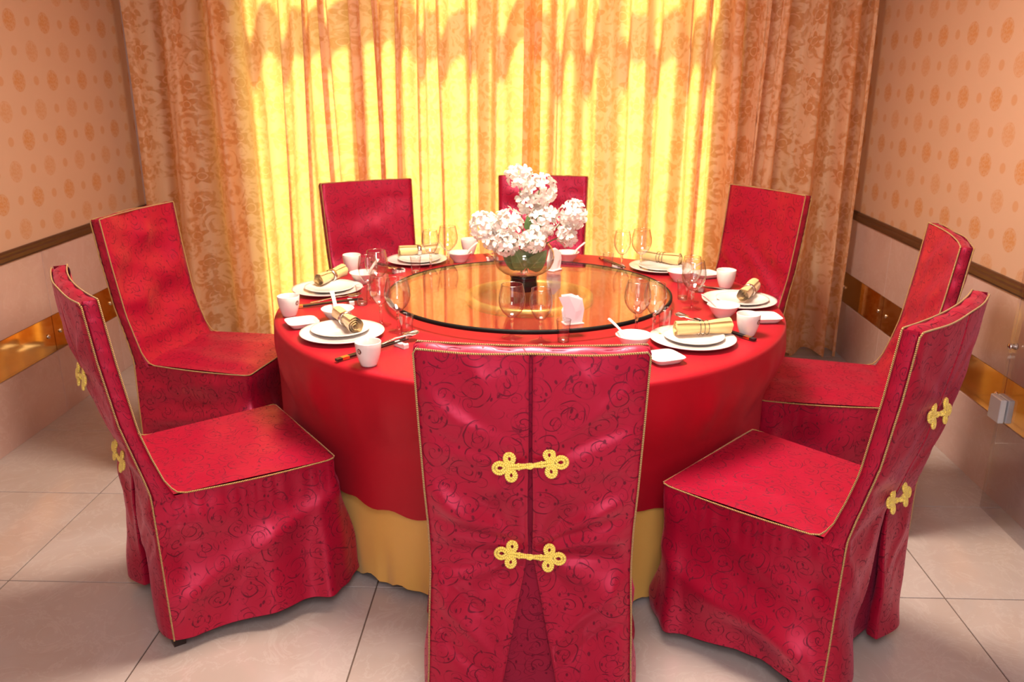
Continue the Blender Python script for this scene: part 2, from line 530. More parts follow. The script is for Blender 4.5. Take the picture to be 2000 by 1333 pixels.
def mat_marble(name, a, b, vein, rough):
    t = NT(name)
    oi = t.n('ShaderNodeObjectInfo')
    p = t.add(t.geo(), t.scale(t.comb(oi.outputs['Random'], oi.outputs['Random'], 0.0), 13.0))
    n1 = t.noise(p, 2.2, 5.0, 0.6, dist=0.8)
    n2 = t.noise(p, 7.0, 6.0, 0.65, dist=1.2)
    v = t.M('SUBTRACT', 1.0, t.sstep(t.M('ABSOLUTE', t.M('SUBTRACT', n2, 0.5)), 0.0, 0.035))
    c = t.mix(t.sstep(n1, 0.35, 0.65), a, b)
    t.set(Base_Color=t.mix(t.M('MULTIPLY', v, 0.35), c, vein), Roughness=rough, Specular_IOR_Level=0.5)
    return t.m
MAT['tile'] = mat_marble('polished_beige_tile', (0.405, 0.36, 0.34), (0.375, 0.32, 0.29), (0.47, 0.43, 0.41), 0.13)
MAT['marble'] = mat_marble('pinkish_wall_marble', (0.47, 0.33, 0.295), (0.43, 0.295, 0.26), (0.50, 0.38, 0.34), 0.18)

def mat_mirror():
    t = NT('antique_gold_mirror')
    n = t.noise(t.geo(), 9.0, 4.0, 0.6)
    t.set(Base_Color=t.mix(n, (0.60, 0.36, 0.10), (0.74, 0.50, 0.20)), Metallic=1.0, Roughness=0.06)
    return t.m
MAT['mirror'] = mat_mirror()

# ------------------------------------------------------------------ the setting
XL, XR, YB, YF, ZC = -2.288, 1.784, 4.90, -1.2, 2.80

def slab(name, x0, x1, y0, y1, z0, z1, mat, parent=None, bev=0.0):
    return MB().box(x0, x1, y0, y1, z0, z1, bev).build(name, mat, parent, smooth=False)

floor = structure(slab('floor', XL - 0.1, XR + 0.1, YF, YB + 0.1, -0.10, -0.003, MAT['grout']))
TX0, TY0, TS = -1.1054, 1.7486, 0.6
proto = None
xs = [XL] + [TX0 + TS * k for k in range(-1, 5) if XL < TX0 + TS * k < XR] + [XR]
ys = [YF] + [TY0 + TS * k for k in range(-4, 6) if YF < TY0 + TS * k < YB] + [YB]
tile_mesh = {}
for i in range(len(xs) - 1):
    for j in range(len(ys) - 1):
        w, d = xs[i + 1] - xs[i] - 0.004, ys[j + 1] - ys[j] - 0.004
        key = (round(w, 3), round(d, 3))
        if key not in tile_mesh:
            o = MB().box(-w / 2, w / 2, -d / 2, d / 2, -0.006, 0.0, 0.0012).build('tile', MAT['tile'], floor, smooth=False)
            tile_mesh[key] = o.data
        else:
            o = bpy.data.objects.new('tile', tile_mesh[key]); COL.objects.link(o); o.parent = floor
        o.location = ((xs[i] + xs[i + 1]) / 2, (ys[j] + ys[j + 1]) / 2, 0)

structure(slab('ceiling', XL - 0.1, XR + 0.1, YF, YB + 0.1, ZC, ZC + 0.1, MAT['ceiling']))
structure(slab('wall_front', XL - 0.1, XR + 0.1, YF - 0.1, YF, -0.1, ZC + 0.1, MAT['ceiling']))
wl = structure(slab('wall_left', XL - 0.1, XL, YF, YB + 0.1, -0.1, ZC, MAT['paper_left']))
wr = structure(slab('wall_right', XR, XR + 0.1, YF, YB + 0.1, -0.1, ZC, MAT['paper_right']))

# back wall round the window opening
WX0, WX1, WZ0, WZ1 = -1.68, 0.93, 0.16, 2.62
wb = MB()
wb.box(XL, WX0, YB, YB + 0.1, -0.1, ZC).box(WX1, XR, YB, YB + 0.1, -0.1, ZC)
wb.box(WX0, WX1, YB, YB + 0.1, -0.1, WZ0).box(WX0, WX1, YB, YB + 0.1, WZ1, ZC)
structure(wb.build('wall_back', MAT['plaster'], None, smooth=False))
win = bpy.data.objects.new('window_1', None); COL.objects.link(win); structure(win)
win.location = (0, YB, 0)
fr = MB()
yy0, yy1 = 0.02, 0.075
for x0, x1 in ((WX0, WX0 + 0.05), (WX1 - 0.05, WX1)):
    fr.box(x0, x1, yy0, yy1, WZ0, WZ1)
for z0, z1 in ((WZ0, WZ0 + 0.05), (WZ1 - 0.05, WZ1), (1.97, 2.13)):
    fr.box(WX0, WX1, yy0, yy1, z0, z1)
for xm in (-1.03, -0.35, 0.30):
    fr.box(xm - 0.035, xm + 0.035, yy0, yy1, WZ0, WZ1)
fr.build('window_frame', MAT['frame'], win, smooth=False)
edges = [WX0 + 0.05, -1.03, -0.35, 0.30, WX1 - 0.05]
for k in range(4):
    for z0, z1 in ((WZ0 + 0.05, 1.97), (2.13, WZ1 - 0.05)):
        MB().box(edges[k] + 0.03, edges[k + 1] - 0.03, 0.045, 0.049, z0, z1).build('pane', MAT['window_glass'], win, smooth=False)

# wainscot: marble panels, a gold mirror band, marble panels, and the dark rail on top
def wainscot(wall, x_in, sgn, joint):
    ys = [YF] + [y for y in (joint - 0.6 * k for k in range(10, -3, -1)) if YF + 0.05 < y < YB - 0.02] + [YB]
    for k in range(len(ys) - 1):
        a, b = ys[k] + 0.0012, ys[k + 1] - 0.0012
        for nm, z0, z1, m, th in (('marble_panel', 0.0, 0.308, 'marble', 0.012), ('mirror_panel', 0.310, 0.482, 'mirror', 0.009), ('marble_panel', 0.484, 0.80, 'marble', 0.012)):
            x0, x1 = sorted((x_in, x_in + sgn * th))
            slab(nm, x0, x1, a, b, z0, z1, MAT[m], wall, 0.001)
        for y in (a + 0.05, b - 0.05):
            for z in (0.335, 0.457) if False else (0.396,):
                mb = MB().lathe([(0, 0), (0.011, 0), (0.011, 0.004), (0.007, 0.007), (0, 0.008)], 14)
                mb.xf(Matrix.Translation((x_in + sgn * 0.009, y, z)) @ Matrix.Rotation(sgn * PI / 2, 4, 'Y'))
                mb.build('mirror_screw', MAT['silver'], wall)
    rail = MB()
    prof = [(0.0, 0.795), (0.022, 0.795), (0.026, 0.803), (0.026, 0.818), (0.018, 0.824), (0.018, 0.832), (0.010, 0.840), (0.0, 0.840)]
    rail.grid([[(x_in + sgn * p[0], y, p[1]) for p in prof] for y in (YF, YB)])
    return rail
structure(wainscot(wl, XL, 1, 4.377).build('trim_1', MAT['rail'], None, smooth=False))
structure(wainscot(wr, XR, -1, 4.27).build('trim_2', MAT['rail'], None, smooth=False))

# ------------------------------------------------------------------ curtains
def curtain(label, x0, x1, nf, seed, ybase):
    rnd = random.Random(seed)
    cols, rows = nf * 22, 44
    amp = [rnd.uniform(0.035, 0.080) for _ in range(nf + 2)]
    wd = np.array([rnd.uniform(0.55, 1.5) for _ in range(nf)]); wd = np.cumsum(np.concatenate([[0], wd])); wd /= wd[-1]
    omg = [rnd.uniform(0.002, 0.022) for _ in range(nf + 2)]
    drift = [rnd.uniform(-0.05, 0.05) for _ in range(nf + 2)]
    sm = rnd.uniform(0, 6)
    P, UV = [], []
    zt, zb = 2.66, 0.03
    for i in range(rows + 1):
        f = i / rows
        z = zt + (zb - zt) * f
        row, urow = [], []
        arc = 0
        for j in range(cols + 1):
            q = j / cols * nf
            k = min(int(q), nf - 1); t = q - k
            base = wd[k] + (wd[k + 1] - wd[k]) * t
            x = x0 + (x1 - x0) * base
            a0, a1 = amp[k], amp[k + 1]
            e = t * t * (3 - 2 * t)
            A = a0 + (a1 - a0) * e
            O = omg[k] + (omg[k + 1] - omg[k]) * e
            D = (drift[k] + (drift[k + 1] - drift[k]) * e) * (f - 0.3)
            ph = 2 * PI * t
            soft = 0.75 + 0.25 * f
            y = ybase - A * math.cos(ph) * soft + 0.012 * math.sin(2 * ph + 3 * f + k) + 0.012 * math.sin(0.9 * q + 4 * f + sm) + 0.009 * math.sin(3 * ph + 1.7 * k) * math.sin(0.6 * q + sm)
            x = x + O * math.sin(2 * ph) * 0.9 - O * math.sin(ph) * 0.9 + D + 0.008 * math.sin(5 * f + 1.7 * k)
            zz = z + (0.012 * math.sin(ph + k) if i == rows else 0)
            # the cloth breaks a little near the floor
            y += 0.018 * math.sin(9 * f + 0.8 * q + sm) * max(0, f - 0.75) * 4
            row.append((x, y, zz))
            urow.append((j / cols * nf * 0.29, z))
        P.append(row); UV.append(urow)
    o = MB().grid(P, UV).build('curtain', MAT['curtain'])
    m = o.modifiers.new('thickness', 'SOLIDIFY') if False else None
    return tag(o, label, 'curtain', 'curtains across the window')
curtain('gold damask curtain hanging on the left, beside the left wall', -2.215, 0.02, 14, 11, 4.765)
curtain('gold damask curtain hanging on the right, beside the right wall', -0.09, 1.715, 12, 25, 4.725)

# ------------------------------------------------------------------ covered chairs
RZ = [0.05, 0.29, 0.49, 0.55, 0.71, 0.89, 1.046]
RY = [-0.262, -0.270, -0.277, -0.290, -0.330, -0.357, -0.374]
FZ = [0.47, 0.50, 0.53, 0.60, 0.68, 0.88, 1.053]
FY = [-0.215, -0.229, -0.243, -0.266, -0.288, -0.318, -0.339]
def rear_y(z): return float(np.interp(z, RZ, RY))
def front_y(z): return float(np.interp(z, FZ, FY))
def half_w(z): return float(np.interp(z, [0.04, 0.48, 0.60, 1.06], [0.250, 0.230, 0.228, 0.238]))
def bow(x, z, w): return -0.022 * (1 - (x / w) ** 2) * float(np.clip((z - 0.45) / 0.5, 0, 1))
HEM = 0.048

class Wrinkle:
    def __init__(self, seed, n=7, k0=10, k1=34, ang=None):
        r = random.Random(seed)
        self.t = []
        for i in range(n):
            a = r.uniform(0, PI) if ang is None else r.gauss(ang, 0.35)
            k = r.uniform(k0, k1)
            self.t.append((k * math.cos(a), k * math.sin(a), r.uniform(0, 6.3), r.uniform(0.5, 1) / (k / k0), r.uniform(0.5, 2.0), r.uniform(3, 8), r.uniform(0, 6)))
        self.s = math.sqrt(sum(q[3] ** 2 for q in self.t))
    def __call__(self, u, v):
        d = 0
        for kx, ky, p, a, w, kk, p2 in self.t:
            s = math.sin(kx * u + ky * v + p + w * math.sin(kk * (u * 0.7 - v) + p2))
            d += a * (1 - 2 * math.sqrt(s * s + 0.015) if a > 0.4 else s)
        return d / self.s

CREASES = [  # x0, z0, x1, z1, half width, height (+ = towards the viewer behind the chair)
    (0.045, 0.835, 0.222, 0.965, 0.018, 0.0060), (0.050, 0.800, 0.220, 0.880, 0.014, -0.0050), (0.045, 0.588, 0.222, 0.690, 0.017, 0.0085),
    (0.050, 0.566, 0.218, 0.635, 0.012, -0.0060), (0.040, 0.545, 0.215, 0.575, 0.016, 0.0055), (0.060, 0.515, 0.218, 0.505, 0.010, -0.0040),
    (0.075, 0.300, 0.218, 0.455, 0.026, 0.0080), (0.100, 0.240, 0.222, 0.340, 0.014, -0.0050), (0.060, 0.760, 0.220, 0.765, 0.020, 0.0035),
    (-0.040, 0.830, -0.222, 0.950, 0.020, 0.0065), (-0.045, 0.800, -0.220, 0.865, 0.013, -0.0050), (-0.040, 0.585, -0.222, 0.715, 0.020, 0.0080),
    (-0.050, 0.562, -0.220, 0.650, 0.012, -0.0065), (-0.045, 0.540, -0.218, 0.585, 0.016, 0.0050), (-0.060, 0.510, -0.218, 0.490, 0.012, -0.0045),
    (-0.110, 0.270, -0.215, 0.440, 0.024, 0.0085), (-0.085, 0.330, -0.200, 0.470, 0.012, -0.0040), (-0.120, 0.200, -0.222, 0.320, 0.016, -0.0050),
    (0.100, 1.030, 0.140, 0.930, 0.020, 0.0030), (-0.120, 1.030, -0.090, 0.900, 0.022, 0.0035)]

def back_folds(x, z, seed, amt=1.0):
    """tension folds that run out from the two knots"""
    d = 0
    r = random.Random(seed)
    for zf, amp, n in ((0.790, 0.0045, 6.5), (0.534, 0.0075, 7.0)):
        dx, dz = abs(x), z - zf
        rr = math.hypot(dx, dz)
        th = math.atan2(dz, dx) + 0.12 * math.sin(14 * rr + r.uniform(0, 6))
        sd = 0.6 if x > 0 else 0
        fall = (rr / 0.16) ** 1.1 * math.exp(1.1 * (1 - rr / 0.16))
        d += amp * math.sin(n * th + r.uniform(0, 6) + sd) * fall
    for x0, z0, x1, z1, w, h in CREASES:
        ex, ez = x1 - x0, z1 - z0
        L2 = ex * ex + ez * ez
        t = ((x - x0) * ex + (z - z0) * ez) / L2
        bend = 0.010 * math.sin(PI * t + seed)
        dist = ((x - x0) * ez - (z - z0) * ex) / math.sqrt(L2) + bend
        if -0.25 < t < 1.3:
            ta = math.sin(PI * min(1, max(0, (t + 0.25) / 1.55))) ** 0.7
            ww = w * (0.6 + 0.7 * max(0, t))
            d -= h * 1.6 * math.exp(-(dist / ww) ** 2) * ta
    return d * amt * min(1, abs(x) / 0.07)

def knot_closure(chair, z, tilt, seed):
    """one cord frog fastening: two trefoils of doubled loops and the neck, with its knot as a part of its own"""
    r = random.Random(seed)
    mb = MB()
    for sd in (-1, 1):
        ta = tilt * sd * 0.5 + r.uniform(-0.1, 0.1)
        st = len(mb.v)
        def loop(cx, cz, a, b, ang, rad):
            pts = []
            for k in range(16):
                q = 2 * PI * k / 16
                # a drop shape, pointed towards the neck
                px = a * math.cos(q); pz = b * math.sin(q) * (1 - 0.25 * math.cos(q + PI) ** 3 if False else 1 - 0.28 * max(0, -math.cos(q)))
                pts.append((cx + px * math.cos(ang) - pz * math.sin(ang), 0, cz + px * math.sin(ang) + pz * math.cos(ang)))
            mb.tube(pts, rad, 6, True, nrm=(0, 1, 0))
        for cx, cz, ang, L in ((-0.056, 0.0, PI, 0.0135), (-0.037, 0.0155, PI / 2 + 0.1, 0.0115), (-0.037, -0.0155, -PI / 2 - 0.1, 0.0115)):
            loop(cx, cz, L, L * 0.84, ang, 0.0031)
            loop(cx, cz, L * 0.56, L * 0.44, ang, 0.0028)
        for dz in (-0.003, 0.003):
            mb.tube([(-0.044, 0, dz * 0.6), (-0.03, -0.001, dz), (-0.018, -0.002, dz), (0.0, -0.003, dz * 0.4)], 0.0030, 6)
        mb.tube([(-0.0215, -0.001, -0.006), (-0.0215, -0.005, 0), (-0.0215, -0.001, 0.006)], 0.0024, 6)
        M = Matrix.Rotation(-ta, 4, 'Y') @ Matrix.Scale(1.14, 4)
        if sd > 0:
            M = Matrix.Scale(-1, 4, (1, 0, 0)) @ M
        mb.xf(M, st)
    o = mb.build('frog_closure', MAT['frog'], chair)
    o.location = (0, rear_y(z) + bow(0, z, 0.23) - (0.017 if z > 0.7 else 0.022), z)
    o.rotation_euler = (-math.atan2(rear_y(z - 0.05) - rear_y(z + 0.05), 0.1), tilt * 0.6, 0)
    kb = MB()
    kb.ball((0.002, -0.004, 0), 0.0066, 8, (1.15, 0.8, 1))
    kb.tube([(-0.008, -0.004, 0.004), (0.0, -0.0095, 0.006), (0.009, -0.004, 0.002)], 0.0026, 6)
    kb.tube([(-0.007, -0.004, -0.004), (0.001, -0.0098, -0.004), (0.010, -0.004, 0.0)], 0.0026, 6)
    kb.build('knot', MAT['frog'], o)
    return o

def perimeter():
    """top outline of the skirt, from the left rear seam round the front to the right rear seam; (x, y, nx, ny, s)"""
    pts = []
    A = [(-0.232, -0.276), (-0.229, -0.21), (-0.262, 0.234), (0.262, 0.234), (0.229, -0.21), (0.232, -0.276)]
    dense = []
    for k in range(len(A) - 1):
        n = max(2, int(math.dist(A[k], A[k + 1]) / 0.0085))
        dense += [(A[k][0] + (A[k + 1][0] - A[k][0]) * i / n, A[k][1] + (A[k + 1][1] - A[k][1]) * i / n) for i in range(n)]
    dense.append(A[-1])
    # round the corners
    d = np.array(dense)
    for _ in range(5):
        d[1:-1] = 0.25 * d[:-2] + 0.5 * d[1:-1] + 0.25 * d[2:]
    t = np.gradient(d, axis=0); t /= np.linalg.norm(t, axis=1)[:, None]
    n = np.c_[-t[:, 1], t[:, 0]]
    s = np.concatenate([[0], np.cumsum(np.linalg.norm(np.diff(d, axis=0), axis=1))])
    if (n[len(n) // 2] @ np.array([0, 1])) < 0:
        n = -n
    return d, n, s
PER = perimeter()

def seat_z(x, y): return 0.482 + 0.010 * max(0, 1 - (x / 0.25) ** 2) * max(0, 1 - ((y - 0.0) / 0.25) ** 2)

def make_chair(label, x, y, deg, seed, flare=1.0, front_flare=0.0, fw_amp=0.0045, back_amt=0.45):
    ch = thing('covered_dining_chair', label, 'chair', (x, y, 0), math.radians(deg), 'red covered chairs round the table')
    S = MAT['satin']
    wf, ws, wk, wb_ = Wrinkle(seed), Wrinkle(seed + 1, 6, 8, 24), Wrinkle(seed + 2, 8, 9, 36), Wrinkle(seed + 3, 6, 12, 40, 0.9)
    r = random.Random(seed + 9)
    # --- backrest: front face, side gussets, hidden rear lining, top
    zs = list(np.linspace(0.47, 1.0, 34)) + [1.02, 1.035, 1.048]
    P, UV = [], []
    ang = r.choice([-1, 1]) * 0.7
    wd = Wrinkle(seed + 5, 5, 13, 24, 1.1 * r.choice([1, -1]))
    for z in zs:
        w = half_w(z)
        row, u = [], []
        yf, yr = front_y(z), rear_y(z) + 0.014
        rnd_ = 0.012
        n = 22
        for k in range(n + 1):
            xx = -w + 2 * w * k / n
            e = min(1, (w - abs(xx)) / 0.05)
            d = (fw_amp * wd(xx, z) + 0.003 * wf(xx, z)) * e * (0.6 if z > 0.98 else 1)
            edge = 0.0015 * (1 - min(1, (w - abs(xx)) / 0.018)) ** 2
            row.append((xx, yf + bow(xx, z, w) + d + 0.006 * e - edge, z)); u.append((xx, z))
        for k in range(1, 8):
            t = k / 7
            pf = 0.0035 * math.sin(z * 170 + 6 * wk(0, z)) * math.sin(PI * t)
            row.append((w + 0.003 * math.sin(PI * t) + pf, yf + (yr - 0.014 - yf) * t, z)); u.append((w + 0.1 * t + 2, z))
        for k in range(n + 1):
            xx = w - 2 * w * k / n
            row.append((xx * 0.985, yr + bow(xx, z, w), z)); u.append((xx + 5, z))
        for k in range(0, 7):
            t = 1 - k / 7
            pf = 0.0035 * math.sin(z * 160 + 6 * wk(1, z)) * math.sin(PI * t)
            row.append((-w - 0.003 * math.sin(PI * t) - pf, yf + (yr - 0.014 - yf) * t, z)); u.append((-w - 0.1 * t - 2, z))
        P.append(row); UV.append(u)
    # top: close with strips from front edge to rear edge
    mb = MB(); mb.grid(P, UV, closed=True)
    z1 = 1.049
    w = half_w(z1)
    top, tu = [], []
    for q in range(7):
        t = q / 6
        row, u = [], []
        for k in range(23):
            xx = (-w + 2 * w * k / 22) * 1.008
            yf, yr = front_y(z1) , rear_y(z1)
            zz = z1 + 0.007 * math.sin(PI * min(1, max(0, t * 0.9 + 0.05))) - (0.007 * t) - 0.003 - 0.002 * max(0, (abs(xx) - w + 0.012) / 0.012) + 0.002 * math.sin(60 * xx + seed)
            row.append((xx, yf + (yr - yf) * t + bow(xx, z1, w) + (0.003 if q == 0 else 0), zz)); u.append((xx + 8, yf + (yr - yf) * t))
        top.append(row); tu.append(u)
    mb.grid(top[::-1], tu[::-1])
    mb.build('backrest', S, ch)
    # --- rear panel: two flaps with a slit, opening into an inverted pleat below the lower knot
    mb = MB()
    for sd in (-1, 1):
        P, UV = [], []
        for i in range(100):
            z = HEM + (1.043 - HEM) * i / 99
            w = half_w(z) + 0.001
            op = 0.0045 + 0.002 * math.sin(PI * max(0, min(1, (z - 0.534) / 0.25))) if z > 0.534 else 0.0045 + (0.534 - z) * 0.165
            row, u = [], []
            q = max(0, (0.5 - z) / 0.45)
            for k in range(33):
                t = k / 32
                xx = w + (op - w) * t
                e = min(1, (w - xx) / 0.04, (1.043 - z) / 0.05)
                d = (back_folds(sd * xx, z, seed + 17, back_amt) + 0.0016 * wb_(sd * xx, z) + 0.012 * q * ws(sd * xx * 1.6, z * 0.5)) * e
                gather = 0.0012 * math.sin(z * 210 + seed) * max(0, 1 - (w - xx) / 0.03)
                puff = -0.007 * min(1, (w - xx) / 0.02) - 0.012 * q * math.sin(PI * t)
                row.append((sd * xx, rear_y(z) + bow(xx, z, w) + d + gather + puff - 0.02 * q * 0.5, z)); u.append((sd * xx + 11, z))
            # the folded-under edge
            lx, ly = row[-1][0], row[-1][1]
            row.append((lx - sd * 0.0015, ly + 0.004, z)); u.append((sd * op * 0.9 + 11, z))
            row.append((lx + sd * 0.006, ly + 0.010 + 0.02 * q, z)); u.append((sd * op * 0.7 + 11, z))
            row.append((lx + sd * 0.03, ly + 0.013 + 0.03 * q, z)); u.append((sd * op * 0.5 + 11, z))
            if sd > 0:
                row, u = row[::-1], u[::-1]
            P.append(row); UV.append(u)
        mb.grid(P, UV)
    mb.build('back_panel', S, ch)
    # the inset seen in the slit and in the open pleat
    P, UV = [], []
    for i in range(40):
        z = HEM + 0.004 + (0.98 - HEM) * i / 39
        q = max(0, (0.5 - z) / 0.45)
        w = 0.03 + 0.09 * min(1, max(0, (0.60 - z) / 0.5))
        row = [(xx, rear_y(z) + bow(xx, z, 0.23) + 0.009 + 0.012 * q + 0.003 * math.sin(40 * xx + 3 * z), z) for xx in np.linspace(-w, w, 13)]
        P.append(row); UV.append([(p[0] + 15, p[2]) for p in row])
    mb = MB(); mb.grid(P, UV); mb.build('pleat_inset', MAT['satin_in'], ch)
    # --- seat top
    P, UV = [], []
    for i in range(25):
        yy = -0.262 + (0.234 + 0.262) * i / 24
        w = 0.230 + (0.262 - 0.229) * (yy + 0.22) / 0.454 if yy > -0.22 else 0.230
        row, u = [], []
        for k in range(27):
            xx = -w + 2 * w * k / 26
            cz = seat_z(xx, yy)
            if i >= 23 and abs(xx) > w - 0.03:
                pass
            e = min(1, (w - abs(xx)) / 0.05, (0.234 - yy) / 0.05)
            rise = 0.02 * max(0, (-0.215 - yy) / 0.047) ** 1.5
            row.append((xx * (1 - 0.035 * max(0, (i - 22) / 2)), yy, cz + 0.004 * wk(xx, yy) * e + rise)); u.append((xx + 20, yy))
        P.append(row); UV.append(u)
    mb = MB(); mb.grid(P, UV); mb.build('seat', S, ch)
    # --- skirt
    d, nrm, s = PER
    L = s[-1]
    corner = [s[np.argmin(np.hypot(d[:, 0] + 0.262, d[:, 1] - 0.234))], s[np.argmin(np.hypot(d[:, 0] - 0.262, d[:, 1] - 0.234))]]
    fw = [(r.uniform(16, 30), r.uniform(0, 6.3), r.uniform(0.5, 1)) for _ in range(3)]
    P, UV = [], []
    nr = 30
    for i in range(nr + 1):
        q = i / nr
        row, u = [], []
        for k in range(len(d)):
            e = min(1, s[k] / 0.06, (L - s[k]) / 0.06)
            fold = sum(a * math.sin(kk * s[k] + p + 1.1 * math.sin(3 * q + p)) for kk, p, a in fw) / 2.0
            drape = ws(s[k], q * 0.45)
            off = (0.022 * q * flare * e + 0.018 * q * (1 - e) + (0.020 * fold * q ** 0.9 + 0.017 * drape * min(1, 3 * q)) * e + front_flare * q * max(0, (d[k, 1] - 0.10) / 0.134) * e)
            off += 0.0022 * math.sin(s[k] * 190 + 3 * math.sin(s[k] * 30)) * max(0, 1 - q / 0.3) * min(1, q * 12) * e
            off = max(off, -0.012)
            for c in corner:
                g = math.exp(-((s[k] - c) / 0.028) ** 2)
                off += (-0.030 * q + 0.0) * g + 0.022 * q * math.exp(-((abs(s[k] - c) - 0.055) / 0.03) ** 2)
            z0 = 0.478 if d[k, 1] > -0.22 else 0.478
            hem = HEM + 0.010 * math.sin(7 * s[k] + seed) + 0.006 * fold
            hem = HEM * (1 - e) + hem * e
            z = z0 + (hem - z0) * q
            row.append((d[k, 0] + nrm[k, 0] * off, d[k, 1] + nrm[k, 1] * off, z)); u.append((s[k] + 30, z))
        P.append(row); UV.append(u)
    mb = MB(); mb.grid(P[::-1], UV[::-1]); mb.build('skirt', S, ch)
    # --- gold piping: front run and rear run
    fp = []
    for sd in (-1, 1):
        run = [(sd * 0.258, 0.228, 0.482)] + [(sd * (0.2315 + 0.031 * (yy + 0.22) / 0.454), yy, 0.481 - 0.006 * math.sin(PI * (yy + 0.2) / 0.43)) for yy in np.linspace(0.21, -0.19, 14)]
        run += [(sd * 0.231, -0.212, 0.487), (sd * 0.231, -0.226, 0.503)]
        run += [(sd * (half_w(z) + 0.001), front_y(z) + 0.001, z) for z in np.linspace(0.53, 1.045, 16)]
        fp.append(run)
    topf = [(xx, front_y(1.05) + bow(xx, 1.05, 0.2385) + 0.001, 1.0495) for xx in np.linspace(-0.236, 0.236, 15)]
    frontf = [(xx, 0.2345, 0.4825 + 0.002 * math.sin(9 * xx)) for xx in np.linspace(0.25, -0.25, 11)]
    MB().tube(fp[0] + topf + fp[1][::-1] + frontf, 0.0023, 6, True).build('front_piping', MAT['piping'], ch)
    rp = []
    for sd in (-1, 1):
        rp.append([(sd * (half_w(z) + 0.002 + 0.003 * math.sin(22 * z) * max(0, 0.5 - z)), rear_y(z) - 0.003 - 0.01 * max(0, (0.5 - z) / 0.45), z) for z in np.linspace(HEM, 1.035, 34)])
    topr = [(xx, rear_y(1.045) + bow(xx, 1.045, 0.238) - 0.005, 1.044 + 0.002 * math.sin(25 * xx + seed)) for xx in np.linspace(-0.233, 0.233, 17)]
    MB().tube(rp[0] + topr + rp[1][::-1], 0.0024, 6).build('rear_piping', MAT['piping'], ch)
    # --- dark legs
    for sx in (-1, 1):
        for yy in (-0.245, 0.185):
            lg = MB()
            lg.grid([[(sx * 0.196 + a * g, yy + b * g + (0.02 * (z - 0.46) if yy < 0 else 0), z) for a, b in ((-1, -1), (1, -1), (1, 1), (-1, 1))] for z, g in ((0.0, 0.0165), (0.46, 0.021))], closed=True)
            lg.poly(lg.v[:4][::-1]).poly(lg.v[4:8])
            lg.build('leg', MAT['dark_wood'], ch, smooth=False)
    knot_closure(ch, 0.790, r.choice([-0.12, 0.10]), seed + 3)
    knot_closure(ch, 0.534, r.choice([0.10, 0.06]), seed + 4)
    return ch

CH = {
    'near_left': ('red brocade covered chair near left, its gold-trimmed side towards us', -0.937, 2.364, -53.8, 101, 1.2, 0.035),
    'near_right': ('red brocade covered chair near right, two yellow knots on its back', 0.703, 2.198, 48.0, 202),
    'front': ('red brocade covered chair in front, its back with two yellow knots facing us', -0.005, 1.999, -0.8, 303, 1.0, 0.0, 0.0045, 1.0),
    'far_left': ('red brocade covered chair at the left wall, behind the near left chair', -1.263, 3.292, -100.3, 404, 1.0, 0.0, 0.0095),
    'far_right': ('red brocade covered chair at the right wall, behind the near right chair', 1.064, 3.015, 78.0, 505, 1.0, 0.0, 0.008),
    'rear_left': ('red brocade covered chair before the curtain, left of the flowers', -0.699, 4.036, -150.4, 606),
    'rear_middle': ('red brocade covered chair before the curtain, behind the white flowers', 0.002, 4.254, 176.0, 707),
    'rear_right': ('red brocade covered chair before the curtain, right of the flowers', 0.788, 3.901, 121.6, 808, 1.0, 0.0, 0.008),
}
for k, a in CH.items():
    make_chair(*a)

# ------------------------------------------------------------------ table and cloths
TCX, TCY, TR, TZ = -0.03, 3.07, 0.92, 0.762
CLOTH_Z = TZ - 0.0008
tab = thing('banquet_table', 'round banquet table beneath the red and gold cloths', 'table', (TCX, TCY, 0))
MB().lathe([(0, 0.722), (0.90, 0.722), (0.905, 0.727), (0.905, 0.752), (0.90, 0.757), (0, 0.757)], 64).build('tabletop', MAT['dark_wood'], tab)
MB().lathe([(0, 0), (0.30, 0), (0.30, 0.03), (0.10, 0.06), (0.07, 0.12), (0.07, 0.70), (0.25, 0.722), (0, 0.722)], 24).build('pedestal', MAT['dark_wood'], tab)

def chair_limit(a, z):
    """how far the cloth may hang out before it meets a chair seat"""
    lim = 9.0
    px, py = math.cos(a), math.sin(a)
    for k, (_, x, y, deg, *_r) in CH.items():
        rz = math.radians(deg)
        fx, fy = -math.sin(rz), math.cos(rz)          # facing
        rx, ry = math.cos(rz), math.sin(rz)
        # front edge plane of the skirt, 0.265 in front of the chair
        lead = 0.255 if k.startswith('near') else 0.205
        cx, cy_ = x + fx * lead - TCX, y + fy * lead - TCY
        den = px * fx + py * fy
        if den > -0.2:
            continue
        t = (cx * fx + cy_ * fy) / den
        hx, hy = px * t - cx, py * t - cy_
        if abs(hx * rx + hy * ry) < 0.30 and t > 0:
            lim = min(lim, t)
    return lim

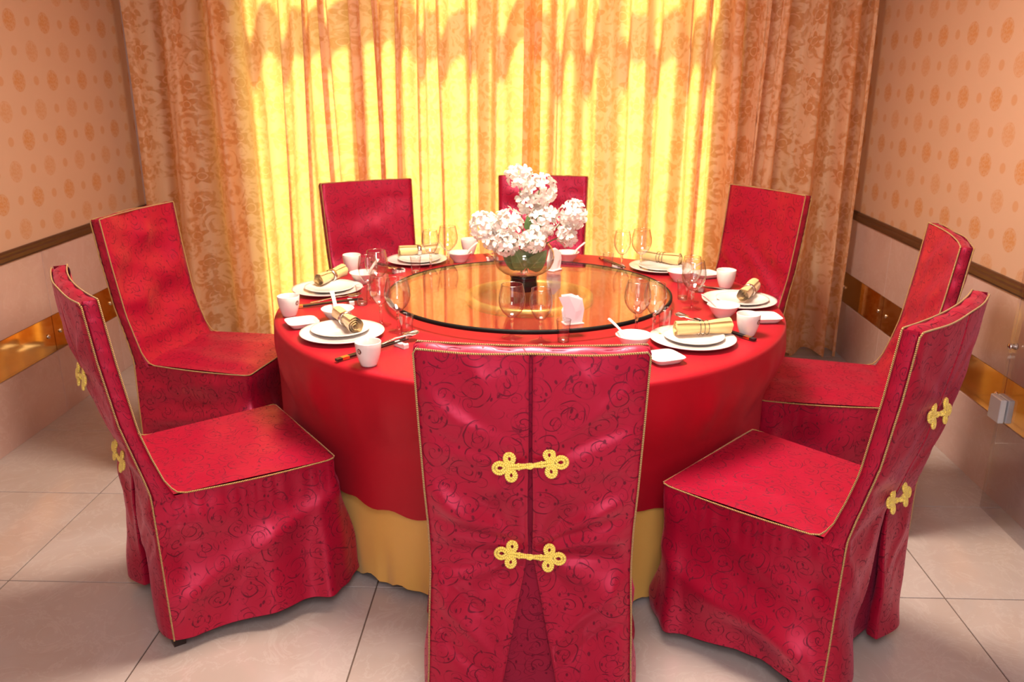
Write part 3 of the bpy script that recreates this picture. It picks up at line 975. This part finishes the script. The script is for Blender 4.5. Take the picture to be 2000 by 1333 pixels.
def cloth(name, label, mat, zt, zb, rad, folds, amp, seed, flare, top=True, wob=0.012):
    r = random.Random(seed)
    n = 300
    ph = [(folds * r.uniform(0.35, 1.25), r.uniform(0, 6.3), r.uniform(0.4, 1)) for _ in range(4)]
    ph = [(max(3, round(k)), p, a) for k, p, a in ph]
    lim = np.array([chair_limit(2 * PI * k / n, 0.4) for k in range(n)])
    lim = np.minimum.reduce([np.roll(np.minimum(lim, rad + flare + 0.02), s) for s in range(-9, 10)])
    ker = np.hanning(19); ker /= ker.sum()
    base = np.convolve(np.concatenate([lim[-40:], lim, lim[:40]]), ker, 'same')[40:-40]
    prof = []
    if top:
        prof += [(f, 0.0) for f in (0.0, 0.25, 0.5, 0.7, 0.85, 0.93, 0.965)]
        prof += [(0.983, -0.0012), (0.993, -0.004), (0.998, -0.009), (1.0, -0.017)]
    else:
        prof += [(0.97, 0.0), (1.0, -0.012)]
    P, UV = [], []
    for f, dz in prof:
        P.append([(TCX + rad * f * math.cos(2 * PI * k / n), TCY + rad * f * math.sin(2 * PI * k / n), zt + dz) for k in range(n)])
        UV.append([(k / n * 2 * PI * rad, zt + dz) for k in range(n)])
    z1 = zt + prof[-1][1]
    for i in range(1, 27):
        q = i / 26
        row = []
        for k in range(n):
            a = 2 * PI * k / n
            fo = sum(c * math.sin(m * a + p + 0.8 * math.sin(2 * a + p) + 0.5 * q) for m, p, c in ph) / 2.2
            fo = fo if fo > 0 else fo * 0.6
            rr = rad + flare * q + amp * fo * (q ** 0.8)
            hem = zb + wob * math.sin(5 * a + seed) + wob * 1.1 * fo
            z = z1 + (hem - z1) * q
            if z < 0.70:
                cl = base[k] - 0.012 - (0.010 if not top else 0)
                k2 = min(1, (0.70 - z) / 0.22); k2 = k2 * k2 * (3 - 2 * k2)
                rr = rr + (min(rr, cl) - rr) * k2
            row.append((TCX + rr * math.cos(a), TCY + rr * math.sin(a), z))
        P.append(row); UV.append([(k / n * 2 * PI * rad, z) for k in range(n)])
    mb = MB(); mb.grid(P[::-1], UV[::-1], closed=True)
    return tag(mb.build(name, mat), label, 'tablecloth')
cloth('under_cloth', 'gold satin underskirt reaching the floor below the red tablecloth', MAT['gold_cloth'], 0.745, 0.021, 0.900, 40, 0.036, 5, -0.035, top=False, wob=0.012)
cloth('tablecloth', 'plain red tablecloth draped over the round table', MAT['table_cloth'], CLOTH_Z, 0.318, TR, 32, 0.042, 8, 0.012, wob=0.018)

# ------------------------------------------------------------------ glass turntable
lz = thing('glass_turntable', 'round glass turntable with black edge in the table middle', 'turntable', (TCX, TCY + 0.015, TZ))
MB().lathe([(0.001, 0.028), (0.519, 0.028), (0.519, 0.040), (0.001, 0.040)], 96).build('glass_disc', MAT['turn_glass'], lz, smooth=False)
MB().lathe([(0.5185, 0.027), (0.524, 0.027), (0.5275, 0.030), (0.5275, 0.038), (0.524, 0.0412), (0.5185, 0.0412), (0.5185, 0.027)], 128).build('black_edge', MAT['black_edge'], lz)
MB().lathe([(0.212, 0.0), (0.238, 0.0), (0.240, 0.010), (0.238, 0.026), (0.214, 0.026), (0.210, 0.010), (0.212, 0.0)], 72).build('swivel_ring', MAT['brass_dull'], lz)
GT = TZ + 0.0402

# ------------------------------------------------------------------ tableware prototypes (built once, then copied)
def plate_prof(R, h, well):
    return [(0, 0.004), (well * 0.75, 0.003), (well * 0.8, 0.0), (well * 0.88, 0.0), (well, 0.004), (R * 0.93, h - 0.005), (R, h - 0.001), (R, h + 0.001),
            (R * 0.93, h - 0.001), (well * 1.02, 0.009), (well * 0.92, 0.0065), (0, 0.0065)]
PROTO = {}
def patch(pts_fn, n, mat, name, parent):
    """small flat emblem: a disc of points laid on a surface by pts_fn(u, v)"""
    mb = MB()
    P = [[pts_fn(r * math.cos(2 * PI * k / n), r * math.sin(2 * PI * k / n)) for k in range(n)] for r in (0.0, 0.5, 1.0)]
    mb.grid(P, None, closed=True)
    return mb.build(name, mat, parent)

def proto(name):
    o = bpy.data.objects.new(name, None); COL.objects.link(o)
    o.empty_display_size = 0.05
    return o
def place(key, loc, rz, label, cat, group, used={}):
    if key not in used:
        used[key] = True
        o = PROTO[key]
    else:
        o = dup(PROTO[key])
    o.location = loc; o.rotation_euler = (0, 0, rz)
    o['label'] = label; o['category'] = cat
    if group:
        o['group'] = group
    return o

# charger and side plate
t = proto('charger_plate')
MB().lathe(plate_prof(0.136, 0.016, 0.085), 48).build('dish', MAT['porcelain'], t)
patch(lambda u, v: (0.112 + u * 0.010, v * 0.007, 0.0128 + u * 0.0012), 10, MAT['emblem_gold'], 'emblem', t)
PROTO['charger'] = t
t = proto('dinner_plate')
MB().lathe(plate_prof(0.096, 0.014, 0.060), 40).build('dish', MAT['porcelain'], t)
PROTO['plate'] = t
# bowl
t = proto('soup_bowl')
MB().lathe([(0, 0.004), (0.022, 0.004), (0.023, 0), (0.028, 0), (0.029, 0.006), (0.042, 0.020), (0.053, 0.040), (0.0565, 0.044), (0.0555, 0.0448), (0.051, 0.041),
            (0.040, 0.022), (0.026, 0.009), (0, 0.007)], 36).build('vessel', MAT['porcelain'], t)
patch(lambda u, v: (0.0462 + u * 0.004, v * 0.006, 0.0322 + u * 0.0072), 8, MAT['emblem_gold'], 'emblem', t)
PROTO['bowl'] = t
# porcelain spoon standing in the bowl: bowl end down, handle over the rim (+x)
mb = MB()
Ls = [(-0.030, 0.004, 0.010, 0.0), (-0.024, 0.014, 0.006, 0.003), (-0.010, 0.019, 0.0025, 0.007), (0.006, 0.016, 0.005, 0.006), (0.018, 0.009, 0.014, 0.004), (0.032, 0.007, 0.028, 0.003), (0.055, 0.0065, 0.050, 0.003), (0.078, 0.008, 0.068, 0.003), (0.084, 0.005, 0.072, 0.002)]
P = []
for x, w, z, dep in Ls:
    P.append([(x, w * math.sin(-PI / 2 + PI * k / 8), z - dep * (1 - (2 * k / 8 - 1) ** 2) + dep) for k in range(9)] + [(x, w * 0.93 * math.sin(PI / 2 - PI * k / 8), z + 0.003 - dep * (1 - (2 * k / 8 - 1) ** 2) + dep) for k in range(9)])
mb.grid(P, None, closed=True); mb.poly(P[0][::-1]); mb.poly(P[-1])
PROTO['spoon'] = mb.build('porcelain_spoon', MAT['porcelain'])
# tea cup
t = proto('tea_cup')
cup_prof = [(0, 0.003), (0.019, 0.003), (0.020, 0.0), (0.023, 0.0), (0.0245, 0.004), (0.030, 0.018), (0.0355, 0.038), (0.0375, 0.056), (0.0385, 0.071), (0.0378, 0.0725), (0.0365, 0.071), (0.0350, 0.054), (0.0325, 0.036), (0.026, 0.016), (0.018, 0.009), (0, 0.008)]
MB().lathe(cup_prof, 36).build('vessel', MAT['porcelain'], t)
def on_cup(u, v, off=0.0006, s=0.0085):
    z = 0.050 + v * s
    r = float(np.interp(z, [q[1] for q in cup_prof[4:9]], [q[0] for q in cup_prof[4:9]])) + off
    a = u * s / r
    return (r * math.cos(a), r * math.sin(a), z)
patch(lambda u, v: on_cup(u * 0.95, v), 14, MAT['emblem_brown'], 'emblem', t)
# the pale R-like mark inside the brown emblem: a ring and a foot
em = MB()
for ring in range(1):
    P = []
    for rr in (0.30, 0.52):
        P.append([on_cup(rr * math.cos(2 * PI * k / 14), 0.12 + rr * 0.9 * math.sin(2 * PI * k / 14), 0.0010) for k in range(14)])
    em.grid(P, None, closed=True)
em.grid([[on_cup(-0.52, 0.60, 0.001), on_cup(-0.32, 0.60, 0.001)], [on_cup(-0.52, -0.72, 0.001), on_cup(-0.32, -0.72, 0.001)]])
em.grid([[on_cup(0.05, -0.35, 0.001), on_cup(0.25, -0.30, 0.001)], [on_cup(0.45, -0.75, 0.001), on_cup(0.62, -0.70, 0.001)]])
em.build('emblem_mark', MAT['emblem_pale'], t)
PROTO['cup'] = t
# rounded square sauce dish
t = proto('sauce_dish')
def sq(a):
    c, s_ = abs(math.cos(a)), abs(math.sin(a))
    return (c ** 5 + s_ ** 5) ** (-1 / 5)
MB().lathe([(0, 0.004), (0.034, 0.004), (0.035, 0.0), (0.039, 0.0), (0.043, 0.005), (0.052, 0.0165), (0.053, 0.0178), (0.0515, 0.0178), (0.045, 0.009), (0.040, 0.0065), (0, 0.006)], 48, shape=sq).build('dish', MAT['porcelain'], t)
PROTO['sauce'] = t
# wine glasses
def wine(name, rb, H, rr, stem_h):
    t = proto(name)
    b = [(0.0065, stem_h), (0.016, stem_h + 0.004), (rb * 0.72, stem_h + 0.020), (rb * 0.92, stem_h + 0.036), (rb, stem_h + 0.054), (rb * 0.97, stem_h + 0.072), (rb * 0.88, stem_h + 0.090), (rr, H)]
    # smooth the profile
    zz = np.linspace(0, 1, 22)
    ts = np.linspace(0, 1, len(b))
    bb = [(float(np.interp(q, ts, [p[0] for p in b])), float(np.interp(q, ts, [p[1] for p in b]))) for q in zz]
    MB().lathe(bb, 36).build('bowl', MAT['glass'], t)
    MB().tube([((rr) * math.cos(2 * PI * k / 36), (rr) * math.sin(2 * PI * k / 36), H) for k in range(36)], 0.0010, 5, True).build('rim', MAT['glass_solid'], t)
    MB().lathe([(0.0345, 0.0012), (0.033, 0.0025), (0.015, 0.005), (0.006, 0.010), (0.0045, 0.018), (0.0040, stem_h * 0.5), (0.0045, stem_h * 0.68),
                (0.0068, stem_h * 0.74), (0.0045, stem_h * 0.80), (0.0055, stem_h * 0.95), (0.007, stem_h), (0.0, stem_h + 0.002)], 20).build('stem', MAT['stem_glass'], t)
    return t
PROTO['goblet'] = wine('wine_goblet', 0.0435, 0.176, 0.034, 0.068)
PROTO['wine'] = wine('wine_glass', 0.0365, 0.172, 0.030, 0.072)
t = proto('shot_glass')
MB().lathe([(0.0185, 0.004), (0.019, 0.02), (0.0205, 0.045), (0.0235, 0.072)], 28).build('vessel', MAT['glass'], t)
MB().lathe([(0, 0), (0.0175, 0), (0.0185, 0.002), (0.0182, 0.010), (0.015, 0.012), (0, 0.011)], 24).build('thick_base', MAT['glass_solid'], t)
MB().tube([(0.0235 * math.cos(2 * PI * k / 28), 0.0235 * math.sin(2 * PI * k / 28), 0.072) for k in range(28)], 0.0008, 5, True).build('rim', MAT['glass_solid'], t)
PROTO['shot'] = t
# chopstick (+x is the tip, resting end raised) and its rest
t = proto('chopstick')
def bar(x0, x1, a0, a1):
    mb = MB()
    P = [[(x, a * math.cos(PI / 4 + PI / 2 * k), a * math.sin(PI / 4 + PI / 2 * k), ) for k in range(4)] for x, a in ((x0, a0), (x1, a1))]
    mb.grid(P, None, closed=True); mb.poly(P[0][::-1]); mb.poly(P[1])
    return mb
bar(-0.13, 0.13, 0.0052, 0.0030).build('stick', MAT['black_lacquer'], t, smooth=False)
bar(-0.112, -0.088, 0.0056, 0.0055).build('gold_band', MAT['gold_metal'], t, smooth=False)
PROTO['chopstick'] = t
mb = MB()
prof = [(-0.026, 0.0), (0.026, 0.0), (0.027, 0.013), (0.022, 0.016), (0.010, 0.0125), (0.0, 0.0115), (-0.010, 0.0125), (-0.022, 0.016), (-0.027, 0.013)]
mb.grid([[(y, x, z) for x, z in prof] for y in (-0.009, 0.009)], None, closed=True)
mb.poly([(-0.009, x, z) for x, z in prof]); mb.poly([(0.009, x, z) for x, z in prof][::-1])
PROTO['rest'] = mb.build('chopstick_rest', MAT['porcelain'], None, smooth=False)
# steel spoon: bowl at +x
mb = MB()
Ls = [(0.092, 0.003, 0.004), (0.088, 0.012, 0.003), (0.074, 0.0205, 0.000), (0.056, 0.019, 0.0), (0.042, 0.010, 0.003), (0.034, 0.0045, 0.006), (0.0, 0.0035, 0.008), (-0.06, 0.0055, 0.004), (-0.092, 0.0075, 0.002), (-0.098, 0.004, 0.002)]
P = []
for x, w, z in Ls:
    dp = 0.006 if w > 0.009 and x > 0.03 else 0.001
    P.append([(x, w * (2 * k / 8 - 1), z + dp * (2 * k / 8 - 1) ** 2) for k in range(9)] + [(x, w * (1 - 2 * k / 8), z + 0.0015 + dp * (1 - 2 * k / 8) ** 2) for k in range(9)])
mb.grid(P, None, closed=True); mb.poly(P[0]); mb.poly(P[-1])
PROTO['steel'] = mb.build('steel_spoon', MAT['silver'])
# rolled napkin along x: a spiral sheet, slightly flared
def roll(L, flare):
    mb = MB()
    rows, P, UV = 15, [], []
    for i in range(rows):
        t_ = i / (rows - 1)
        x = (t_ - 0.5) * L
        pinch = 1 - 0.16 * math.exp(-((x) / 0.03) ** 2) + flare * max(0, t_ - 0.6) * 1.2
        row = []
        for k in range(90):
            q = k / 89
            th = 2 * PI * 3.1 * q
            r = (0.008 + 0.0165 * q) * pinch + 0.0009 * math.sin(5 * th + 4 * x / L)
            row.append((x + 0.010 * (1 - q) * (1 if t_ == 1 else 0) + 0.003 * math.sin(th * 2) * (t_ - 0.5), r * math.cos(th + PI / 2), r * math.sin(th + PI / 2)))
        P.append(row); UV.append([(x, k / 89) for k in range(90)])
    mb.grid(P, UV)
    return mb.build('rolled_napkin', MAT['napkin_gold'])
PROTO['roll'] = roll(0.18, 0.35)
t = proto('napkin_ring')
for dx in (-0.014, 0, 0.014):
    MB().tube([(dx, 0.0238 * math.cos(2 * PI * k / 24), 0.0238 * math.sin(2 * PI * k / 24)) for k in range(24)], 0.0012, 6, True).build('wire', MAT['steel_dark'], t)
PROTO['ring3'] = t
t = proto('napkin_ring')
MB().lathe([(0.0232, -0.009), (0.0246, -0.009), (0.0250, 0), (0.0246, 0.009), (0.0232, 0.009)], 28).xf(Matrix.Rotation(PI / 2, 4, 'Y')).build('band', MAT['silver'], t)
PROTO['ring1'] = t

# ------------------------------------------------------------------ the place settings
def ang(a, b): return math.atan2(b[1] - a[1], b[0] - a[0])
SET = {
    'near left chair': dict(charger=(-0.629, 2.617), plate=(-0.640, 2.640), roll=((-0.678, 2.755), (-0.575, 2.585)), ring='ring1', bowl=(-0.682, 2.790), spoon=2.0,
        sauce=(-0.790, 2.727), sauce_r=0.50, cup=(-0.488, 2.333), cup_e=-2.15, goblet=(-0.455, 2.675), wine=(-0.525, 2.744), shot=(-0.419, 2.619),
        chop=((-0.592, 2.353), (-0.405, 2.545)), rest=(-0.420, 2.505), steel=((-0.50, 2.475), (-0.385, 2.585))),
    'far left chair': dict(charger=(-0.815, 3.195), plate=(-0.808, 3.20), roll=((-0.850, 3.21), (-0.795, 3.375)), ring='ring1', bowl=(-0.702, 3.338), spoon=0.9,
        cup=(-0.866, 2.846), cup_e=-0.4, wine=(-0.622, 3.042), goblet=(-0.605, 3.125), shot=(-0.640, 3.00), chop=((-0.862, 2.945), (-0.668, 3.018)), rest=(-0.685, 3.012), steel=((-0.815, 3.005), (-0.665, 3.055))),
    'rear left chair': dict(charger=(-0.540, 3.742), plate=(-0.530, 3.74), roll=((-0.610, 3.79), (-0.475, 3.845)), ring='ring1', bowl=(-0.349, 3.752), spoon=0.3,
        cup=(-0.793, 3.550), cup_e=1.0, wine=(-0.458, 3.579), goblet=(-0.391, 3.663), shot=(-0.514, 3.513), chop=((-0.735, 3.71), (-0.575, 3.515)), rest=(-0.590, 3.530), steel=((-0.715, 3.63), (-0.59, 3.48))),
    'rear middle chair': dict(bowl=(0.133, 3.775), spoon=0.2, cup=(-0.321, 3.93), cup_e=1.5, rest=(-0.205, 3.79), steel=((-0.245, 3.92), (-0.195, 3.76))),
    'rear right chair': dict(charger=(0.535, 3.636), plate=(0.535, 3.625), roll=((0.475, 3.735), (0.61, 3.645)), ring='ring3', bowl=(0.585, 3.415), spoon=-0.4, sauce=(0.705, 3.500), sauce_r=0.45,
        wine=(0.362, 3.595), goblet=(0.446, 3.616), shot=(0.305, 3.610), chop=((0.30, 3.80), (0.360, 3.625)), rest=(0.352, 3.645)),
    'far right chair': dict(charger=(0.749, 3.077), plate=(0.760, 3.075), roll=((0.752, 3.03), (0.825, 3.18)), ring='ring1', bowl=(0.650, 2.885), spoon=-2.9, sauce=(0.785, 2.845), sauce_r=0.1,
        cup=(0.748, 3.314), cup_e=1.2, goblet=(0.560, 2.985), wine=(0.568, 3.080), shot=(0.548, 3.125), chop=((0.820, 3.208), (0.620, 3.275)), rest=(0.645, 3.262), steel=((0.760, 3.222), (0.61, 3.236))),
    'near right chair': dict(charger=(0.495, 2.591), plate=(0.500, 2.597), roll=((0.445, 2.60), (0.612, 2.632)), ring='ring3', bowl=(0.300, 2.520), spoon=2.75, sauce=(0.378, 2.400), sauce_r=0.42,
        cup=(0.686, 2.672), cup_e=-0.75, goblet=(0.325, 2.673), wine=(0.380, 2.660), shot=(0.424, 2.719), chop=((0.705, 2.587), (0.52, 2.815)), rest=(0.535, 2.79), steel=((0.592, 2.693), (0.477, 2.838))),
    'front chair': dict(goblet=(-0.079, 2.614), wine=(0.013, 2.576), shot=(0.085, 2.578)),
}
WHERE = {'near left chair': 'before the near left chair', 'far left chair': 'before the chair at the left wall', 'rear left chair': 'before the rear chair left of the flowers',
         'rear middle chair': 'before the rear chair behind the flowers', 'rear right chair': 'before the rear chair right of the flowers', 'far right chair': 'before the chair at the right wall',
         'near right chair': 'before the near right chair', 'front chair': 'behind the front chair back'}
for who, s in SET.items():
    at = WHERE[who]
    ctr = (TCX, TCY)
    if 'charger' in s:
        p = s['charger']
        place('charger', (*p, TZ), ang(p, ctr) + 0.3, 'large white porcelain charger ' + at, 'plate', 'white charger plates round the table')
        p = s['plate']
        place('plate', (*p, TZ + 0.0068), 0, 'smaller white plate stacked on the charger ' + at, 'plate', 'small white plates on the chargers')
        a, b = s['roll']
        m = ((a[0] + b[0]) / 2, (a[1] + b[1]) / 2)
        zr = TZ + 0.0405
        place('roll', (*m, zr), ang(a, b), 'rolled gold satin napkin on the plate ' + at, 'napkin', 'rolled gold napkins on the plates')
        kind = 'three-wire dark ring round the napkin ' if s['ring'] == 'ring3' else 'silver band ring round the napkin '
        place(s['ring'], (*m, zr), ang(a, b), kind + at, 'napkin ring', 'napkin rings')
    if 'bowl' in s:
        p = s['bowl']
        place('bowl', (*p, TZ), ang(p, ctr) + 2.5, 'small white porcelain soup bowl ' + at, 'bowl', 'white soup bowls round the table')
        place('spoon', (p[0], p[1], TZ + 0.0095), s['spoon'], 'white porcelain spoon standing in the bowl ' + at, 'spoon', 'porcelain spoons in the bowls')
    if 'cup' in s:
        place('cup', (*s['cup'], TZ), s['cup_e'], 'white handleless tea cup ' + at, 'cup', 'white tea cups round the table')
    if 'sauce' in s:
        place('sauce', (*s['sauce'], TZ), s['sauce_r'], 'square white sauce dish ' + at, 'dish', 'square white sauce dishes')
    if 'goblet' in s:
        place('goblet', (*s['goblet'], TZ), 0, 'larger round-bowled wine glass ' + at, 'glass', 'large wine glasses')
        place('wine', (*s['wine'], TZ), 0, 'slimmer stemmed wine glass ' + at, 'glass', 'slim wine glasses')
        place('shot', (*s['shot'], TZ), 0, 'small straight shot glass ' + at, 'glass', 'shot glasses')
    if 'rest' in s:
        a, b = s.get('chop', s.get('steel'))
        g = ang(a, b)
        place('rest', (*s['rest'], TZ), g, 'white chopstick rest ' + at, 'rest', 'white chopstick rests')
        if 'chop' in s:
            for q in (-1, 1):
                m = ((a[0] + b[0]) / 2 - math.sin(g) * 0.0055 * q, (a[1] + b[1]) / 2 + math.cos(g) * 0.0055 * q)
                o = place('chopstick', (*m, TZ + 0.0108), g + 0.012 * q, 'black gold-banded chopstick, %s %s' % ('nearer the plate,' if (math.dist(m, s['charger']) < math.dist(((a[0] + b[0]) / 2, (a[1] + b[1]) / 2), s['charger'])) else 'farther from the plate,', at), 'chopstick', 'black chopsticks round the table')
                o.rotation_euler = (0, -0.042, g + 0.012 * q)
        if 'steel' in s:
            a, b = s['steel']
            m = ((a[0] + b[0]) / 2, (a[1] + b[1]) / 2)
            o = place('steel', (*m, TZ + 0.011), ang(a, b), 'steel spoon lying across the chopstick rest ' + at, 'spoon', 'steel spoons')
            o.rotation_euler = (0, -0.09, ang(a, b))

# ------------------------------------------------------------------ vase, flowers, paper napkins on the turntable
VX, VY = -0.050, 3.092
vs = thing('flower_vase', 'round clear glass vase on a black foot, on the turntable', 'vase', (VX, VY, GT))
MB().lathe([(0, 0), (0.050, 0), (0.052, 0.003), (0.050, 0.030), (0.049, 0.048), (0.052, 0.053), (0.0, 0.054)], 36).build('black_foot', MAT['black_ceramic'], vs)
gp = [(0.012, 0.054), (0.050, 0.056), (0.080, 0.068), (0.100, 0.085), (0.111, 0.108), (0.113, 0.125), (0.110, 0.145), (0.101, 0.164), (0.090, 0.176), (0.084, 0.184), (0.087, 0.192)]
MB().lathe(gp, 48).build('glass_globe', MAT['vase_glass'], vs)
MB().tube([(0.087 * math.cos(2 * PI * k / 48), 0.087 * math.sin(2 * PI * k / 48), 0.192) for k in range(48)], 0.0016, 6, True).build('rim', MAT['glass_solid'], vs)

def floret_mesh(seed):
    r = random.Random(seed)
    mb = MB()
    n = 5
    for k in range(n):
        a = 2 * PI * k / n + r.uniform(-0.2, 0.2)
        L = r.uniform(0.021, 0.031); Wd = L * 0.30
        lift = r.uniform(0.004, 0.011)
        P = []
        for q, w, z in ((0.05, 0.15, 0.0), (0.35, 0.8, 0.3), (0.65, 1.0, 0.75), (0.88, 0.55, 0.9), (1.0, 0.04, 0.75)):
            P.append([(q * L * math.cos(a) - t_ * w * Wd * math.sin(a), q * L * math.sin(a) + t_ * w * Wd * math.cos(a), z * lift + 0.003 * abs(t_) * w) for t_ in (-1, 0, 1)])
        mb.grid(P)
    mb.ball((0, 0, 0.002), 0.003, 4)
    me = bpy.data.meshes.new('floret')
    me.from_pydata(mb.v, [], mb.f)
    me.polygons.foreach_set('use_smooth', [True] * len(me.polygons))
    me.materials.append(MAT['petal'])
    return me
FLO = [floret_mesh(k) for k in range(4)]

def leaf(parent, base, tip, width, curl, up=(0.12, -1, 0.15)):
    b, tp = Vector(base), Vector(tip)
    d = tp - b
    s = d.cross(Vector(up)).normalized(); nn = s.cross(d).normalized()
    P, UV = [], []
    for i in range(9):
        q = i / 8
        w = width * math.sin(PI * q ** 0.75) ** 0.8 * (1 - 0.25 * q) + 0.0008
        c = b + d * q + nn * curl * math.sin(PI * q)
        P.append([c + s * w * t_ + nn * 0.25 * w * abs(t_) for t_ in (-1, -0.5, 0, 0.5, 1)])
        UV.append([(q, t_) for t_ in (-1, -0.5, 0, 0.5, 1)])
    mb = MB(); mb.grid(P, UV)
    return mb.build('leaf', MAT['leaf'], parent)

def blossom_stem(label, heads, leaves, seed):
    r = random.Random(seed)
    t = thing('white_blossom_stem', label, 'flower', (VX, VY, GT + 0.058), 0, 'white blossom stems in the vase')
    o0 = Vector((VX, VY, GT + 0.058))
    cs = [Vector(h[0]) - o0 for h in heads]
    b = Vector((r.uniform(-0.015, 0.015), r.uniform(-0.015, 0.015), 0.004))
    main = sum(cs, Vector()) / len(cs)
    neck = Vector((main.x * 0.22, main.y * 0.22, 0.12))
    for c in cs:
        pts = []
        for k in range(9):
            q = k / 8
            pts.append(b * (1 - q) ** 2 + neck * 2 * q * (1 - q) + c * q * q)
        MB().tube(pts, 0.0022, 6).build('stem', MAT['stem_green'], t)
    for (cpos, rad, n, sc) in heads:
        c = Vector(cpos) - o0
        for k in range(n):
            z = 1 - 2 * (k + 0.5) / n
            a = k * 2.39996 + seed
            dv = Vector((math.sqrt(1 - z * z) * math.cos(a), math.sqrt(1 - z * z) * math.sin(a), z))
            dv = (dv + Vector((r.uniform(-0.25, 0.25), r.uniform(-0.25, 0.25), r.uniform(-0.2, 0.2)))).normalized()
            pos = c + Vector((dv.x * rad * sc[0], dv.y * rad * sc[1], dv.z * rad * sc[2])) * r.uniform(0.75, 1.0)
            f = bpy.data.objects.new('floret', FLO[k % 4]); COL.objects.link(f); f.parent = t
            f.location = pos
            f.rotation_mode = 'QUATERNION'
            f.rotation_quaternion = dv.to_track_quat('Z', 'Y')
            s_ = r.uniform(0.85, 1.15); f.scale = (s_, s_, s_)
    for lf in leaves:
        leaf(t, *lf)
    return t
Y0 = VY
blossom_stem('white blossom stem leaning out to the left of the vase', [((-0.195, Y0 - 0.01, 1.040), 0.048, 26, (1.05, 1, 1.1)), ((-0.155, Y0 - 0.03, 0.995), 0.038, 16, (1, 1, 1))],
             [((-0.01, 0, 0.02), (-0.085, -0.02, 0.118), 0.036, 0.012)], 1)
blossom_stem('white blossom stem low in the middle, drooping over the vase front', [((-0.108, Y0 - 0.04, 1.052), 0.050, 26, (1, 1, 1)), ((-0.112, Y0 - 0.075, 0.990), 0.040, 18, (1, 1, 1)), ((-0.02, Y0 - 0.07, 1.000), 0.036, 16, (1.2, 1, 0.9))],
             [((0.0, -0.02, 0.02), (-0.045, -0.055, 0.125), 0.034, 0.010)], 2)
blossom_stem('tallest white blossom stem, reaching above the rear chair', [((-0.070, Y0, 1.222), 0.034, 14, (1.2, 1, 1)), ((0.005, Y0, 1.172), 0.050, 26, (1.1, 1, 1)), ((-0.035, Y0, 1.128), 0.034, 14, (1, 1, 1))],
             [((0.04, -0.02, 0.19), (0.075, -0.03, 0.235), 0.018, 0.006), ((0.02, -0.04, 0.175), (0.012, -0.06, 0.228), 0.020, 0.006)], 3)
blossom_stem('white blossom stem right of the middle, close over the vase rim', [((0.012, Y0 - 0.03, 1.055), 0.046, 24, (1.1, 1, 1)), ((0.035, Y0 - 0.01, 1.082), 0.034, 12, (1, 1, 0.9))],
             [((0.02, -0.01, 0.02), (0.085, -0.035, 0.100), 0.034, 0.012)], 4)
blossom_stem('white blossom stem standing apart on the right of the vase', [((0.128, Y0, 1.085), 0.044, 24, (0.95, 1, 1.1)), ((0.108, Y0 - 0.01, 1.010), 0.030, 12, (0.9, 1, 1.1))],
             [((0.01, 0.01, 0.02), (0.05, -0.02, 0.145), 0.030, 0.012)], 5)

def paper_napkins(label, x, y, rz, H, Wd):
    t = thing('paper_napkin_holder', label, 'napkin holder', (x, y, GT), rz, 'paper napkin holders on the turntable')
    MB().box(-Wd * 0.5, Wd * 0.5, -0.020, 0.020, 0, 0.006, 0.002).build('base', MAT['porcelain'], t, smooth=False)
    r = random.Random(int(x * 1000))
    for k in range(5):
        yy = -0.014 + 0.007 * k
        hh = H * (0.90 + 0.10 * math.sin(k * 1.3 + 0.5))
        sl = 0.012 * (k - 2)
        P = [[(-Wd * 0.42, yy, 0.006), (0, yy - 0.002, 0.006), (Wd * 0.42, yy, 0.006)],
             [(-Wd * 0.52, yy - 0.003, hh * 0.5), (0.002, yy - 0.007, hh * 0.45), (Wd * 0.50, yy - 0.002, hh * 0.5)],
             [(-Wd * 0.50 + sl, yy - 0.006 + 0.003 * k, hh * 0.98), (sl, yy - 0.009 + 0.003 * k, hh), (Wd * 0.50 + sl * 0.3, yy - 0.004 + 0.003 * k, hh * 0.80)]]
        Q = [[(p[0], p[1] + 0.002, p[2] - (0.0 if i < 2 else 0.001)) for p in row] for i, row in enumerate(P)]
        mb = MB()
        ring = [P[0] + Q[0][::-1], P[1] + Q[1][::-1], P[2] + Q[2][::-1]]
        mb.grid(ring, None, closed=True); mb.poly(ring[-1]); mb.poly(ring[0][::-1])
        mb.build('paper_napkin', MAT['paper'], t, smooth=False)
    return t
paper_napkins('white folded paper napkins in a holder on the near turntable edge', 0.116, 2.645, 0.35, 0.105, 0.066)
paper_napkins('white folded paper napkins in a holder behind the vase', 0.068, 3.42, 0.9, 0.098, 0.060)

# ------------------------------------------------------------------ frameless glass panel at the right wall
gd = thing('glass_screen', 'frameless glass screen with a metal clamp at the right wall', 'glass screen', (1.70, 2.155, 0.0))
MB().box(-0.005, 0.005, -0.85, 0.80, 0.0005, 2.05).build('glass_pane', MAT['pane_glass'], gd, smooth=False)
for x in (-0.025, 0.003):
    MB().box(x, x + 0.022, 0.750, 0.828, 0.362, 0.452, 0.003).build('clamp_plate', MAT['pewter'], gd, smooth=False)
MB().box(-0.006, 0.006, 0.802, 0.820, 0.370, 0.444).build('clamp_pin', MAT['silver'], gd, smooth=False)
mb = MB().lathe([(0, 0), (0.012, 0), (0.012, 0.006), (0.008, 0.016), (0.011, 0.022), (0.010, 0.028), (0, 0.030)], 16)
mb.xf(Matrix.Translation((-0.005, 0.755, 0.657)) @ Matrix.Rotation(-PI / 2, 4, 'Y'))
mb.build('knob', MAT['silver'], gd)
